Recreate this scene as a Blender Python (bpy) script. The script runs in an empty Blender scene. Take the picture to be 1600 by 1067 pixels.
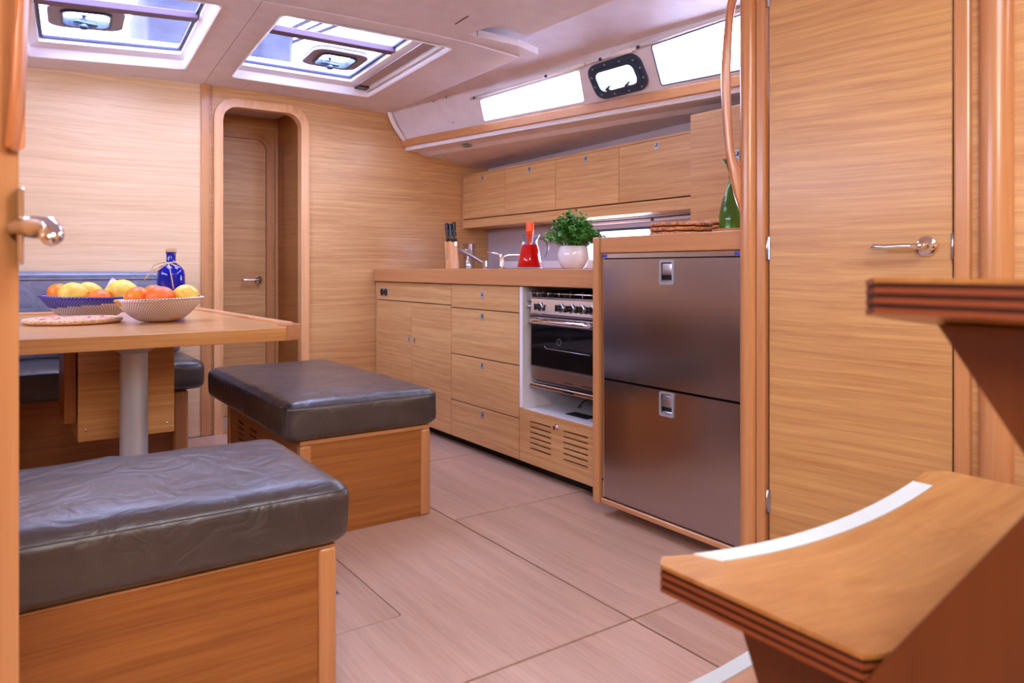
import bpy, bmesh, math, random
from mathutils import Vector, Matrix, noise
random.seed(7)
S = bpy.context.scene
COL = S.collection
PI = math.pi
def R(d): return math.radians(d)

# ------------------------------------------------------------------ camera, sky, lights, exposure
cam_d = bpy.data.cameras.new('camera'); cam = bpy.data.objects.new('camera', cam_d); COL.objects.link(cam)
cam.location = (0, 0, 0.95); cam.rotation_euler = (R(90), 0, R(-35))
cam_d.sensor_width = 36; cam_d.lens = 36*1142/1600
cam_d.shift_y = -(533.5-420)/1600
cam_d.clip_start = 0.02
cam_d.dof.use_dof = True; cam_d.dof.focus_distance = 2.9; cam_d.dof.aperture_fstop = 5.0
S.camera = cam
S.view_settings.view_transform = 'Standard'; S.view_settings.look = 'None'
S.view_settings.gamma = 1; S.view_settings.use_curve_mapping = False
S.view_settings.exposure = 0.45
S.cycles.use_denoising = True
S.cycles.max_bounces = 14; S.cycles.diffuse_bounces = 8; S.cycles.glossy_bounces = 5
S.cycles.transmission_bounces = 12; S.cycles.transparent_max_bounces = 16
S.cycles.sample_clamp_indirect = 8
S.cycles.caustics_reflective = False; S.cycles.caustics_refractive = False

w = bpy.data.worlds.new('sky'); S.world = w; w.use_nodes = True
nt = w.node_tree; bg = nt.nodes['Background']
tc = nt.nodes.new('ShaderNodeTexCoord'); sep = nt.nodes.new('ShaderNodeSeparateXYZ')
rmp = nt.nodes.new('ShaderNodeValToRGB')
nt.links.new(tc.outputs['Generated'], sep.inputs[0]); nt.links.new(sep.outputs['Z'], rmp.inputs[0])
rmp.color_ramp.elements[0].position = 0.0; rmp.color_ramp.elements[0].color = (0.86, 0.89, 1.0, 1)
rmp.color_ramp.elements[1].position = 1.0; rmp.color_ramp.elements[1].color = (0.74, 0.80, 1.0, 1)
nt.links.new(rmp.outputs[0], bg.inputs[0]); bg.inputs[1].default_value = 16.5

def area(name, loc, rot, sx, sy, power, color=(1, 1, 1), portal=False, spread=180):
    l = bpy.data.lights.new(name, 'AREA'); l.shape = 'RECTANGLE'; l.size = sx; l.size_y = sy
    l.energy = power; l.color = color; l.spread = R(spread)
    if portal: l.cycles.is_portal = True
    o = bpy.data.objects.new(name, l); COL.objects.link(o); o.location = loc; o.rotation_euler = rot
    return o
CEIL_ROT = R(-3.9)
def cw(u, v, z=2.0):            # deckhead frame -> world
    c, s = math.cos(CEIL_ROT), math.sin(CEIL_ROT)
    return (0.96 + u*c - v*s, 4.41 + u*s + v*c, z)
# sky portals (sampling help only): skylights, coachroof windows, companionway
area('portal', cw(0.43, -0.83, 2.13), (0, 0, CEIL_ROT), 0.66, 1.06, 1, portal=True)
area('portal', cw(-0.48, -0.83, 2.13), (0, 0, CEIL_ROT), 0.66, 1.0, 1, portal=True)
area('portal', (0.95, -0.05, 2.13), (0, 0, 0), 0.8, 1.0, 1, portal=True)
area('portal', (2.62, 2.75, 1.92), (R(90), 0, R(102)), 3.0, 0.3, 1, portal=True)
# warm recessed lamps in the deckhead near the companionway, then an added fill panel
area('warm_light', (0.2, 0.35, 2.0), (0, 0, 0), 0.35, 0.35, 18, (1.0, 0.86, 0.68))
area('warm_light', (1.45, 0.55, 2.0), (0, 0, 0), 0.3, 0.3, 14, (1.0, 0.84, 0.62))
area('warm_light', (-0.2, -0.6, 1.9), (R(70), 0, R(-35)), 0.8, 0.6, 34, (1.0, 0.90, 0.80))  # large tilted fill light, added behind the camera to brighten the cabin

# ------------------------------------------------------------------ helpers
def lin(c):
    return tuple(((x/255)/12.92 if x/255 <= .04045 else ((x/255+.055)/1.055)**2.4) for x in c)
def mat(name, col, rough=.5, metal=0, **k):
    m = bpy.data.materials.new(name); m.use_nodes = True
    b = m.node_tree.nodes['Principled BSDF']
    b.inputs['Base Color'].default_value = (*lin(col), 1); b.inputs['Roughness'].default_value = rough
    b.inputs['Metallic'].default_value = metal
    for kk, v in k.items(): b.inputs[kk].default_value = v
    return m
def nodes(m): return m.node_tree.nodes, m.node_tree.links, m.node_tree.nodes['Principled BSDF']
def add_noise_col(m, c1, c2, scale=(40, 40, 40), detail=3, bump=0, lo=.35, hi=.65):
    N, L, b = nodes(m)
    t = N.new('ShaderNodeTexCoord'); mp = N.new('ShaderNodeMapping'); n = N.new('ShaderNodeTexNoise')
    mp.inputs['Scale'].default_value = scale; n.inputs['Scale'].default_value = 1; n.inputs['Detail'].default_value = detail
    r = N.new('ShaderNodeValToRGB'); r.color_ramp.elements[0].position = lo; r.color_ramp.elements[1].position = hi
    r.color_ramp.elements[0].color = (*lin(c1), 1); r.color_ramp.elements[1].color = (*lin(c2), 1)
    L.new(t.outputs['Object'], mp.inputs[0]); L.new(mp.outputs[0], n.inputs['Vector']); L.new(n.outputs[0], r.inputs[0])
    L.new(r.outputs[0], b.inputs['Base Color'])
    if bump:
        bp = N.new('ShaderNodeBump'); bp.inputs['Strength'].default_value = bump; bp.inputs['Distance'].default_value = .002
        L.new(n.outputs[0], bp.inputs['Height']); L.new(bp.outputs[0], b.inputs['Normal'])
    return m
def wood(name, axis, dark, light, rough=.38, across=70, fine=300, along=.9, coat=.15, contrast=1.0, wave=.035):
    m = mat(name, light, rough); N, L, b = nodes(m)
    b.inputs['Coat Weight'].default_value = coat; b.inputs['Coat Roughness'].default_value = .18
    t = N.new('ShaderNodeTexCoord'); oi = N.new('ShaderNodeObjectInfo')
    ad = N.new('ShaderNodeVectorMath'); ad.operation = 'ADD'
    sc = N.new('ShaderNodeVectorMath'); sc.operation = 'SCALE'; sc.inputs['Scale'].default_value = 9
    L.new(oi.outputs['Random'], sc.inputs[0]); L.new(t.outputs['Object'], ad.inputs[0]); L.new(sc.outputs[0], ad.inputs[1])
    # slow warp of the growth lines
    wn = N.new('ShaderNodeTexNoise'); wn.inputs['Scale'].default_value = 1.6; wn.inputs['Detail'].default_value = 1
    L.new(ad.outputs[0], wn.inputs['Vector'])
    ws = N.new('ShaderNodeVectorMath'); ws.operation = 'SCALE'; ws.inputs['Scale'].default_value = wave
    L.new(wn.outputs['Color'], ws.inputs[0])
    a2 = N.new('ShaderNodeVectorMath'); L.new(ad.outputs[0], a2.inputs[0]); L.new(ws.outputs[0], a2.inputs[1])
    def lay(ac, al, det):
        mp = N.new('ShaderNodeMapping'); s = [ac, ac, ac]; s['xyz'.index(axis)] = al
        mp.inputs['Scale'].default_value = s
        n = N.new('ShaderNodeTexNoise'); n.inputs['Scale'].default_value = 1; n.inputs['Detail'].default_value = det
        L.new(a2.outputs[0], mp.inputs[0]); L.new(mp.outputs[0], n.inputs['Vector']); return n
    n1 = lay(across, along, 3); n2 = lay(fine, along*7, 2); n3 = lay(5, .5, 1)
    def math_(op, x, y):
        q = N.new('ShaderNodeMath'); q.operation = op
        for i, v in enumerate((x, y)):
            if isinstance(v, (int, float)): q.inputs[i].default_value = v
            else: L.new(v, q.inputs[i])
        return q.outputs[0]
    f = math_('ADD', math_('ADD', math_('MULTIPLY', n1.outputs[0], .5), math_('MULTIPLY', n2.outputs[0], .3)), math_('MULTIPLY', n3.outputs[0], .2))
    r = N.new('ShaderNodeValToRGB'); h = .17/contrast
    r.color_ramp.elements[0].position = .5-h; r.color_ramp.elements[1].position = .5+h*.75
    r.color_ramp.elements[0].color = (*lin(dark), 1); r.color_ramp.elements[1].color = (*lin(light), 1)
    L.new(f, r.inputs[0]); L.new(r.outputs[0], b.inputs['Base Color'])
    bp = N.new('ShaderNodeBump'); bp.inputs['Strength'].default_value = .12; bp.inputs['Distance'].default_value = .001
    L.new(n2.outputs[0], bp.inputs['Height']); L.new(bp.outputs[0], b.inputs['Normal'])
    return m

OAK_D, OAK_L = (180, 128, 76), (216, 170, 114)
M = {}
for ax in 'xyz':
    M['oak_'+ax] = wood('oak_veneer_'+ax, ax, OAK_D, OAK_L)
    M['solid_'+ax] = wood('solid_oak_'+ax, ax, (178, 116, 68), (202, 145, 94), rough=.3, across=60, fine=260, coat=.3, contrast=.7)
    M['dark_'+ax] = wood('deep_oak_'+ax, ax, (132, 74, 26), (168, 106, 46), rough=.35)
M['oakdoor'] = wood('door_veneer', 'y', (168, 114, 60), (206, 158, 98))
M['oakdaylit_x'] = wood('daylit_oak_veneer', 'x', (206, 168, 126), (232, 200, 158))  # paler copy of the oak; daylight on the left bulkhead painted in
M['pale_z'] = wood('pale_solid_wood_z', 'z', (205, 145, 92), (230, 178, 125), rough=.3, across=60)
M['pale_x'] = wood('pale_solid_wood_x', 'x', (205, 145, 92), (230, 178, 125), rough=.3, across=60)
M['table_x'] = wood('table_oak', 'x', (186, 124, 66), (218, 166, 102), rough=.28, coat=.4, across=70)
M['floor'] = wood('floor_laminate', 'y', (172, 136, 112), (204, 169, 146), rough=.36, across=26, fine=130, along=.9, coat=.1, contrast=.85)
M['stepwood'] = wood('step_veneer', 'x', (160, 102, 48), (196, 142, 82), rough=.33, across=30, fine=120, along=1.3, coat=.3, wave=.12)
M['plydark'] = mat('ply_dark_layer', (62, 26, 12), .5)
M['plylight'] = mat('ply_light_layer', (142, 74, 40), .5)  # both ply tones kept dark and reddish to hold the edge's backlit shade
M['white'] = mat('white_headliner', (224, 214, 216), .5)
add_noise_col(M['white'], (218, 209, 216), (227, 219, 226), (9, 9, 9))
M['gel'] = mat('white_gelcoat', (232, 228, 232), .28, **{'Coat Weight': .3})
M['whiteplastic'] = mat('white_plastic', (235, 232, 232), .4)
M['liner'] = mat('white_laminate', (230, 226, 230), .35)
M['dark'] = mat('dark_gap', (22, 14, 10), .8)
M['black'] = mat('black_plastic', (14, 14, 16), .3)
M['blackrubber'] = mat('black_rubber', (20, 20, 24), .6)
M['chrome'] = mat('chrome', (232, 232, 236), .06, 1)
M['satin'] = mat('satin_metal', (190, 190, 196), .3, 1)
M['alu'] = mat('painted_aluminium', (176, 178, 184), .38, .6)
M['bluefr'] = mat('grey_blue_aluminium', (66, 78, 100), .4, .5)
M['strip'] = mat('white_grip_strip', (200, 206, 200), .6)
M['seal'] = mat('dark_blue_seal', (40, 46, 90), .5)
M['bluelabel'] = mat('blue_badge', (40, 66, 190), .4)
m = M['steel'] = mat('brushed_steel', (182, 172, 172), .3, 1)
N, L, b = nodes(m); t = N.new('ShaderNodeTexCoord'); mp = N.new('ShaderNodeMapping'); mp.inputs['Scale'].default_value = (900, 10, 1400)
n = N.new('ShaderNodeTexNoise'); n.inputs['Scale'].default_value = 1; r = N.new('ShaderNodeMapRange'); r.inputs[3].default_value = .17; r.inputs[4].default_value = .23
L.new(t.outputs['Object'], mp.inputs[0]); L.new(mp.outputs[0], n.inputs['Vector']); L.new(n.outputs[0], r.inputs[0]); L.new(r.outputs[0], b.inputs['Roughness'])
def leather(name, c1, c2, rough):
    m = mat(name, c1, rough, **{'Coat Weight': .5, 'Coat Roughness': .34, 'Specular IOR Level': .8}); N, L, b = nodes(m)
    t = N.new('ShaderNodeTexCoord'); v = N.new('ShaderNodeTexVoronoi'); v.inputs['Scale'].default_value = 420
    n = N.new('ShaderNodeTexNoise'); n.inputs['Scale'].default_value = 11; n.inputs['Detail'].default_value = 5; n.inputs['Distortion'].default_value = 1.4
    r = N.new('ShaderNodeValToRGB'); r.color_ramp.elements[0].color = (*lin(c1), 1); r.color_ramp.elements[1].color = (*lin(c2), 1)
    r.color_ramp.elements[0].position = .3; r.color_ramp.elements[1].position = .7
    L.new(t.outputs['Object'], v.inputs['Vector']); L.new(t.outputs['Object'], n.inputs['Vector']); L.new(n.outputs[0], r.inputs[0]); L.new(r.outputs[0], b.inputs['Base Color'])
    b1 = N.new('ShaderNodeBump'); b1.inputs['Strength'].default_value = .25; b1.inputs['Distance'].default_value = .0006
    b2 = N.new('ShaderNodeBump'); b2.inputs['Strength'].default_value = .6; b2.inputs['Distance'].default_value = .014
    L.new(v.outputs['Distance'], b1.inputs['Height']); L.new(n.outputs[0], b2.inputs['Height']); L.new(b1.outputs[0], b2.inputs['Normal']); L.new(b2.outputs[0], b.inputs['Normal'])
    return m
M['leather'] = leather('taupe_leather', (50, 41, 36), (64, 55, 50), .40)
M['leatherblue'] = leather('grey_leather', (104, 108, 130), (122, 126, 146), .42)
M['piping'] = mat('leather_piping', (60, 52, 52), .45)
def glass(name, col=(255, 255, 255), ior=1.45, rough=0.0, thin=False, edge=.15):
    m = bpy.data.materials.new(name); m.use_nodes = True; N = m.node_tree.nodes; L = m.node_tree.links; N.clear()
    o = N.new('ShaderNodeOutputMaterial')
    if thin:      # window panes: a clear pane with a faint surface reflection
        tr = N.new('ShaderNodeBsdfTransparent'); tr.inputs[0].default_value = (*lin(col), 1)
        gl = N.new('ShaderNodeBsdfGlossy'); gl.inputs['Roughness'].default_value = .02
        fr = N.new('ShaderNodeLayerWeight'); fr.inputs['Blend'].default_value = .5; pw = N.new('ShaderNodeMath'); pw.operation = 'POWER'; pw.inputs[1].default_value = 3.5
        mu = N.new('ShaderNodeMath'); mu.operation = 'MULTIPLY_ADD'; mu.inputs[1].default_value = edge; mu.inputs[2].default_value = .03; mx = N.new('ShaderNodeMixShader')
        L.new(fr.outputs['Facing'], pw.inputs[0]); L.new(pw.outputs[0], mu.inputs[0]); L.new(mu.outputs[0], mx.inputs[0]); L.new(tr.outputs[0], mx.inputs[1]); L.new(gl.outputs[0], mx.inputs[2]); L.new(mx.outputs[0], o.inputs[0])
    else:
        g = N.new('ShaderNodeBsdfGlass'); g.inputs[0].default_value = (*lin(col), 1); g.inputs['IOR'].default_value = ior; g.inputs['Roughness'].default_value = rough
        L.new(g.outputs[0], o.inputs[0])
    return m
M['pane'] = glass('clear_pane', (238, 242, 255), thin=True)
M['smokedpane'] = glass('smoked_skylight_pane', (218, 221, 240), thin=True)
M['glass'] = glass('clear_glass', (244, 244, 250), thin=True, edge=.9)
M['blueglass'] = mat('cobalt_glass', (14, 34, 190), .06, **{'Transmission Weight': .45, 'IOR': 1.3, 'Coat Weight': .6})
M['greenglass'] = glass('green_glass', (206, 228, 196), thin=True, edge=.6)
M['clothgrey'] = add_noise_col(mat('grey_boat_cover', (50, 52, 66), .9), (46, 48, 60), (60, 62, 76), (6, 6, 6))


M['lensoff'] = mat('lamp_lens_off', (70, 52, 44), .3)
M['hullgrey'] = mat('hull_lining', (186, 176, 184), .6)
M['carcass'] = mat('cabinet_shadow_gap', (92, 50, 24), .7)
M['steelp'] = mat('polished_steel', (205, 200, 202), .16, 1)
M['steeldark'] = mat('enamelled_steel', (60, 58, 62), .4, .6)
M['coppersteel'] = mat('plain_steel', (196, 186, 182), .28, 1)
M['ovenglass'] = mat('oven_glass', (10, 9, 12), .05, **{'Coat Weight': .5})
M['pedestal'] = mat('silver_pedestal', (206, 212, 220), .34, .45)
M['stepdark'] = wood('shaded_step_support', 'z', (98, 50, 20), (118, 64, 28), rough=.4, contrast=.6)  # shade beneath the treads put into the dark wood colour
M['oakhandle'] = wood('varnished_handle', 'z', (160, 92, 50), (206, 136, 88), rough=.28, coat=.3, across=70)
M['reddrink'] = mat('red_drink', (240, 22, 12), .12, **{'Transmission Weight': .25, 'IOR': 1.1})
M['glassclear'] = glass('handle_glass', (225, 225, 232), thin=True, edge=.9)
M['orangeplastic'] = mat('orange_plastic', (240, 84, 22), .35)
M['ceramic'] = mat('white_ceramic', (226, 220, 226), .12, **{'Coat Weight': .5})
M['soil'] = mat('potting_soil', (46, 32, 24), .9)
M['stemgreen'] = mat('green_stem', (84, 130, 50), .5)
for i_, c_ in enumerate(((66, 142, 48), (106, 174, 66), (46, 112, 44))): M['leaf%d' % (i_+1)] = mat('parsley_leaf_%d' % (i_+1), c_, .45, **{'Subsurface Weight': .0})
M['rattan'] = add_noise_col(mat('rattan', (190, 120, 78), .55), (150, 84, 50), (214, 150, 106), (90, 90, 90), 2, .3)
M['olive'] = mat('olive_liquid', (176, 176, 124), .2)
def weave(name, c1, c2, k=.8):
    """stitched weave: light stitches with dark gaps, laid out round the basket's own axis"""
    m = mat(name, c1, .7); N, L, b = nodes(m)
    t = N.new('ShaderNodeTexCoord'); sp = N.new('ShaderNodeSeparateXYZ'); L.new(t.outputs['Object'], sp.inputs[0])
    def mm(op, x, y=0, z=0):
        q = N.new('ShaderNodeMath'); q.operation = op
        for i, v in enumerate((x, y, z)):
            if isinstance(v, (int, float)): q.inputs[i].default_value = v
            else: L.new(v, q.inputs[i])
        return q.outputs[0]
    ang = mm('ARCTAN2', sp.outputs['Y'], sp.outputs['X'])
    ln = N.new('ShaderNodeVectorMath'); ln.operation = 'LENGTH'; L.new(t.outputs['Object'], ln.inputs[0])
    row = mm('MULTIPLY', ln.outputs['Value'], 1/.0072); rf_ = mm('FLOOR', row)
    s1 = mm('SINE', mm('MULTIPLY_ADD', ang, 84, mm('MULTIPLY', rf_, PI)))
    s2 = mm('SINE', mm('MULTIPLY', mm('FRACT', row), PI))
    si = N.new('ShaderNodeMath'); si.operation = 'MULTIPLY_ADD'; L.new(s2, si.inputs[0]); si.inputs[1].default_value = 1.5; L.new(mm('MULTIPLY_ADD', s1, .7, -.75), si.inputs[2])
    r = N.new('ShaderNodeValToRGB'); r.color_ramp.elements[0].position = .0; r.color_ramp.elements[1].position = k
    r.color_ramp.elements[0].color = (*lin(c2), 1); r.color_ramp.elements[1].color = (*lin(c1), 1)
    ma = N.new('ShaderNodeMapRange'); ma.inputs[1].default_value = -1; L.new(si.outputs[0], ma.inputs[0]); L.new(ma.outputs[0], r.inputs[0]); L.new(r.outputs[0], b.inputs['Base Color'])
    return m
M['weavewhite'] = weave('white_weave', (238, 228, 220), (110, 70, 50))
M['weaveblue'] = weave('blue_weave', (38, 44, 150), (150, 140, 170), .35)
M['weaveyellow'] = weave('yellow_weave', (222, 170, 50), (150, 100, 40))
M['weavedark'] = weave('dark_weave', (48, 40, 84), (200, 180, 170), .5)
M['straw'] = add_noise_col(mat('straw', (226, 190, 146), .8), (204, 160, 116), (236, 206, 164), (120, 120, 120), 2, .4)
M['pink'] = mat('pink_straw', (206, 62, 120), .8); M['strawred'] = mat('red_straw', (176, 48, 70), .8)
M['orange'] = add_noise_col(mat('orange_peel', (244, 132, 20), .38), (238, 112, 14), (250, 150, 30), (30, 30, 30), 3, .25)
M['redorange'] = add_noise_col(mat('red_orange_peel', (242, 112, 28), .42), (238, 98, 20), (248, 130, 36), (30, 30, 30), 3, .3)
M['lemon'] = add_noise_col(mat('lemon_peel', (246, 206, 70), .42), (238, 184, 60), (252, 220, 96), (24, 24, 24), 4, .35)
M['cork'] = add_noise_col(mat('cork', (206, 168, 128), .8), (186, 146, 106), (222, 188, 150), (200, 200, 200))
M['twine'] = mat('jute_twine', (206, 176, 142), .9)
M['pinkprint'] = add_noise_col(mat('pink_print_cloth', (230, 220, 226), .9), (196, 60, 130), (236, 228, 232), (70, 70, 70), 2, 0, .40, .43)
M['ropeside'] = mat('grey_rope', (46, 46, 60), .8); M['linedark'] = mat('dark_line', (14, 14, 30), .9)
class MB:
    """collects shapes into one bmesh"""
    def __init__(s): s.bm = bmesh.new(); s.mi = 0
    def box(s, x0, x1, y0, y1, z0, z1, bev=0, seg=2):
        vs = [s.bm.verts.new(p) for p in ((x0,y0,z0),(x1,y0,z0),(x1,y1,z0),(x0,y1,z0),(x0,y0,z1),(x1,y0,z1),(x1,y1,z1),(x0,y1,z1))]
        fs = [s.bm.faces.new([vs[i] for i in f]) for f in ((3,2,1,0),(4,5,6,7),(0,1,5,4),(1,2,6,5),(2,3,7,6),(3,0,4,7))]
        for f in fs: f.material_index = s.mi
        if bev:
            es = list({e for f in fs for e in f.edges})
            bmesh.ops.bevel(s.bm, geom=es, offset=bev, segments=seg, affect='EDGES', profile=.5, material=s.mi)
        return s
    def tube(s, pts, r, seg=10, closed=False, cap=True):
        pts = [Vector(p) for p in pts]; n = len(pts); rings = []
        rr = r if isinstance(r, (list, tuple)) else [r]*n
        up = None
        for i, p in enumerate(pts):
            if closed: d = pts[(i+1) % n]-pts[i-1]
            else: d = (pts[min(i+1, n-1)]-pts[max(i-1, 0)])
            d.normalize()
            if up is None: up = Vector((0,0,1)) if abs(d.z) < .9 else Vector((1,0,0))
            a = d.cross(up).normalized(); b = a.cross(d).normalized(); up = b
            rings.append([s.bm.verts.new(p+rr[i]*(a*math.cos(2*PI*k/seg)+b*math.sin(2*PI*k/seg))) for k in range(seg)])
        for i in range(n if closed else n-1):
            A, B = rings[i], rings[(i+1) % n]
            off = 0
            if closed and i == n-1:
                off = min(range(seg), key=lambda o: (A[0].co-B[o].co).length)
            for k in range(seg):
                f = s.bm.faces.new((A[k], A[(k+1) % seg], B[(k+1+off) % seg], B[(k+off) % seg])); f.material_index = s.mi; f.smooth = True
        if cap and not closed:
            for q in (rings[0][::-1], rings[-1]):
                f = s.bm.faces.new(q); f.material_index = s.mi
        return s
    def lathe(s, prof, c=(0,0,0), seg=32, axis='z', fn=None, smooth=True):
        """prof: list of (r, h)"""
        rings = []
        for (r, h) in prof:
            if r < 1e-5: rings.append([s.bm.verts.new(s._ax(0, 0, h, axis, c))])
            else: rings.append([s.bm.verts.new(s._ax(r*math.cos(2*PI*k/seg), r*math.sin(2*PI*k/seg), h, axis, c)) for k in range(seg)])
        for i in range(len(rings)-1):
            A, B = rings[i], rings[i+1]
            for k in range(seg):
                k2 = (k+1) % seg
                if len(A) == 1 and len(B) == 1: continue
                if len(A) == 1: v = (A[0], B[k2], B[k])
                elif len(B) == 1: v = (A[k], A[k2], B[0])
                else: v = (A[k], A[k2], B[k2], B[k])
                f = s.bm.faces.new(v); f.smooth = smooth
                f.material_index = fn(i, k) if fn else s.mi
        return s
    @staticmethod
    def _ax(a, b, h, axis, c):
        if axis == 'z': p = (a, b, h)
        elif axis == 'x': p = (h, a, b)
        else: p = (a, h, b)
        return (p[0]+c[0], p[1]+c[1], p[2]+c[2])
    def prism(s, pts, vec, bev=0):
        """polygon (3D points, planar) extruded along vec"""
        a = [s.bm.verts.new(p) for p in pts]; b = [s.bm.verts.new(Vector(p)+Vector(vec)) for p in pts]
        n = len(a); fs = [s.bm.faces.new(a[::-1]), s.bm.faces.new(b)]
        for i in range(n): fs.append(s.bm.faces.new((a[i], a[(i+1) % n], b[(i+1) % n], b[i])))
        for f in fs: f.material_index = s.mi
        if bev:
            es = [e for e in set(fs[0].edges) | set(fs[1].edges)]
            bmesh.ops.bevel(s.bm, geom=es, offset=bev, segments=3, affect='EDGES', profile=.5, material=s.mi)
        return s
    def build(s, name, mats, parent=None, smooth=None, local=False):
        bm = s.bm
        bmesh.ops.recalc_face_normals(bm, faces=bm.faces)
        if smooth:
            for f in bm.faces: f.smooth = True
        me = bpy.data.meshes.new(name)
        o = bpy.data.objects.new(name, me); COL.objects.link(o)
        if parent is not None:
            o.parent = parent
            if not local:
                bm.transform(world(parent).inverted())
        elif not local and bm.verts:
            xs = [v.co for v in bm.verts]
            c = Vector(((min(v.x for v in xs)+max(v.x for v in xs))/2, (min(v.y for v in xs)+max(v.y for v in xs))/2, min(v.z for v in xs)))
            bm.transform(Matrix.Translation(-c)); o.location = c
        bm.to_mesh(me); bm.free()
        for q in (mats if isinstance(mats, (list, tuple)) else [mats]): me.materials.append(M[q] if isinstance(q, str) else q)
        if smooth == 'auto':
            me.set_sharp_from_angle(angle=R(35))
        return o
def world(o):
    m = Matrix.LocRotScale(o.location, o.rotation_euler, o.scale)
    return world(o.parent) @ m if o.parent else m
def thing(name, label, cat, loc=(0,0,0), rotz=0, group=None):
    o = bpy.data.objects.new(name, None); COL.objects.link(o); o.location = loc; o.rotation_euler = (0, 0, rotz); o.empty_display_size = .05
    o['label'] = label; o['category'] = cat
    if group: o['group'] = group
    return o
def tag(o, label, cat, group=None):
    o['label'] = label; o['category'] = cat
    if group: o['group'] = group
    return o
def struct(o, label=None):
    o['kind'] = 'structure'
    if label: o['label'] = label
    return o
def sempty(name, loc=(0,0,0), rotz=0, label=None):
    o = bpy.data.objects.new(name, None); COL.objects.link(o); o.location = loc; o.rotation_euler = (0, 0, rotz); o.empty_display_size = .05
    return struct(o, label)
def copy_tree(o, parent=None):
    c = o.copy(); COL.objects.link(c)
    if parent is not None: c.parent = parent
    for ch in list(o.children): copy_tree(ch, c)
    return c
def rrect(cx, cy, hx, hy, r, n=6):
    out = []
    for (sx, sy, a0) in ((1,1,0), (-1,1,90), (-1,-1,180), (1,-1,270)):
        for k in range(n+1):
            a = R(a0+90*k/n); out.append((cx+sx*(hx-r)+r*math.cos(a), cy+sy*(hy-r)+r*math.sin(a)))
    return out
def plate(outer, holes, depth, bev=0):
    """2D shape with holes filled -> bmesh (xy plane, thickness depth centred at z=0)"""
    cu = bpy.data.curves.new('tmp', 'CURVE'); cu.dimensions = '2D'; cu.fill_mode = 'BOTH'; cu.extrude = depth/2-bev; cu.bevel_depth = bev; cu.bevel_resolution = 3; cu.offset = -bev
    for loop in [outer]+holes:
        sp = cu.splines.new('POLY'); sp.points.add(len(loop)-1); sp.use_cyclic_u = True
        for i, p in enumerate(loop): sp.points[i].co = (p[0], p[1], 0, 1)
    ob = bpy.data.objects.new('tmp', cu); COL.objects.link(ob)
    dg = bpy.context.evaluated_depsgraph_get(); me = bpy.data.meshes.new_from_object(ob.evaluated_get(dg))
    bpy.data.objects.remove(ob); bpy.data.curves.remove(cu)
    bm = bmesh.new(); bm.from_mesh(me); bpy.data.meshes.remove(me)
    for f in bm.faces: f.smooth = False; f.material_index = 0
    bmesh.ops.remove_doubles(bm, verts=bm.verts, dist=1e-5)
    return bm
def plate_mb(outer, holes, depth, mtx=None):
    mb = MB(); mb.bm.free(); mb.bm = plate(outer, holes, depth)
    if mtx is not None: mb.bm.transform(mtx)
    return mb
def basis(o, x, y):
    x = Vector(x).normalized(); y = Vector(y).normalized(); z = x.cross(y)
    return Matrix(((x.x, y.x, z.x, o[0]), (x.y, y.y, z.y, o[1]), (x.z, y.z, z.z, o[2]), (0,0,0,1)))
CAMB = lambda x: -.036*(x-1.15)**2

# ================================================================== SETTING
BY = 4.41                                   # forward bulkhead
# ---- floor: dark slab with one board panel per seam line
fl = MB().box(-1.7, 3.1, -1.3, 5.2, -.06, -.012).build('floor', 'dark'); struct(fl, 'cabin sole of pale laminate boards divided by thin dark seams')
g = .0038
def fpanel(x0, x1, y0, y1, name='floor_panel'):
    return MB().box(x0+g, x1-g, y0+g, y1-g, -.012, 0, .0012, 1).build(name, 'floor', fl)
for (y0, y1) in ((-1.2, 1.437), (1.437, 2.39), (2.39, 3.19), (3.19, 4.40)): fpanel(1.405, 2.12, y0, y1)
for (y0, y1) in ((-1.2, 1.437), (3.19, 4.40)): fpanel(.30, 1.405, y0, y1)
for (y0, y1) in ((-1.2, 1.437), (1.437, 3.19), (3.19, 4.40)): fpanel(-1.6, .30, y0, y1)
# panel around the trapdoor
outer = [(.30+g, 1.437+g), (1.405-g, 1.437+g), (1.405-g, 3.19-g), (.30+g, 3.19-g)]
hole = rrect(.795, 2.07, .108, .256, .012)
plate_mb(outer, [hole], .012, Matrix.Translation((0, 0, -.006))).build('floor_panel', 'floor', fl)
trap = plate_mb(rrect(.795, 2.07, .105, .253, .010), [], .012, Matrix.Translation((0, 0, -.006))).build('trapdoor', 'floor', fl)
mb = MB(); mb.box(.783, .815, 2.035, 2.09, -.001, .0015, .0008, 1); mb.mi = 1; mb.box(.788, .810, 2.042, 2.075, .0014, .0018)
mb.build('recessed_pull', ['satin', 'black'], trap)

# ---- forward bulkhead with the rounded doorway
top = [(x/10, 2.035+CAMB(x/10)) for x in range(31, -18, -2)]
DX0, DX1, DZ = 1.047, 1.510, 1.894
def door_loop(x0, x1, zt, r=.09, z0=0):
    return [(x0, z0), (x1, z0)]+[(x1-r+r*math.cos(R(a)), zt-r+r*math.sin(R(a))) for a in range(0, 91, 10)]+[(x0+r+r*math.cos(R(a)), zt-r+r*math.sin(R(a))) for a in range(90, 181, 10)]
XZ = lambda y: basis((0, y, 0), (1, 0, 0), (0, 0, 1))     # plate x->X, y->Z, thickness along -Y/+Y
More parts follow.
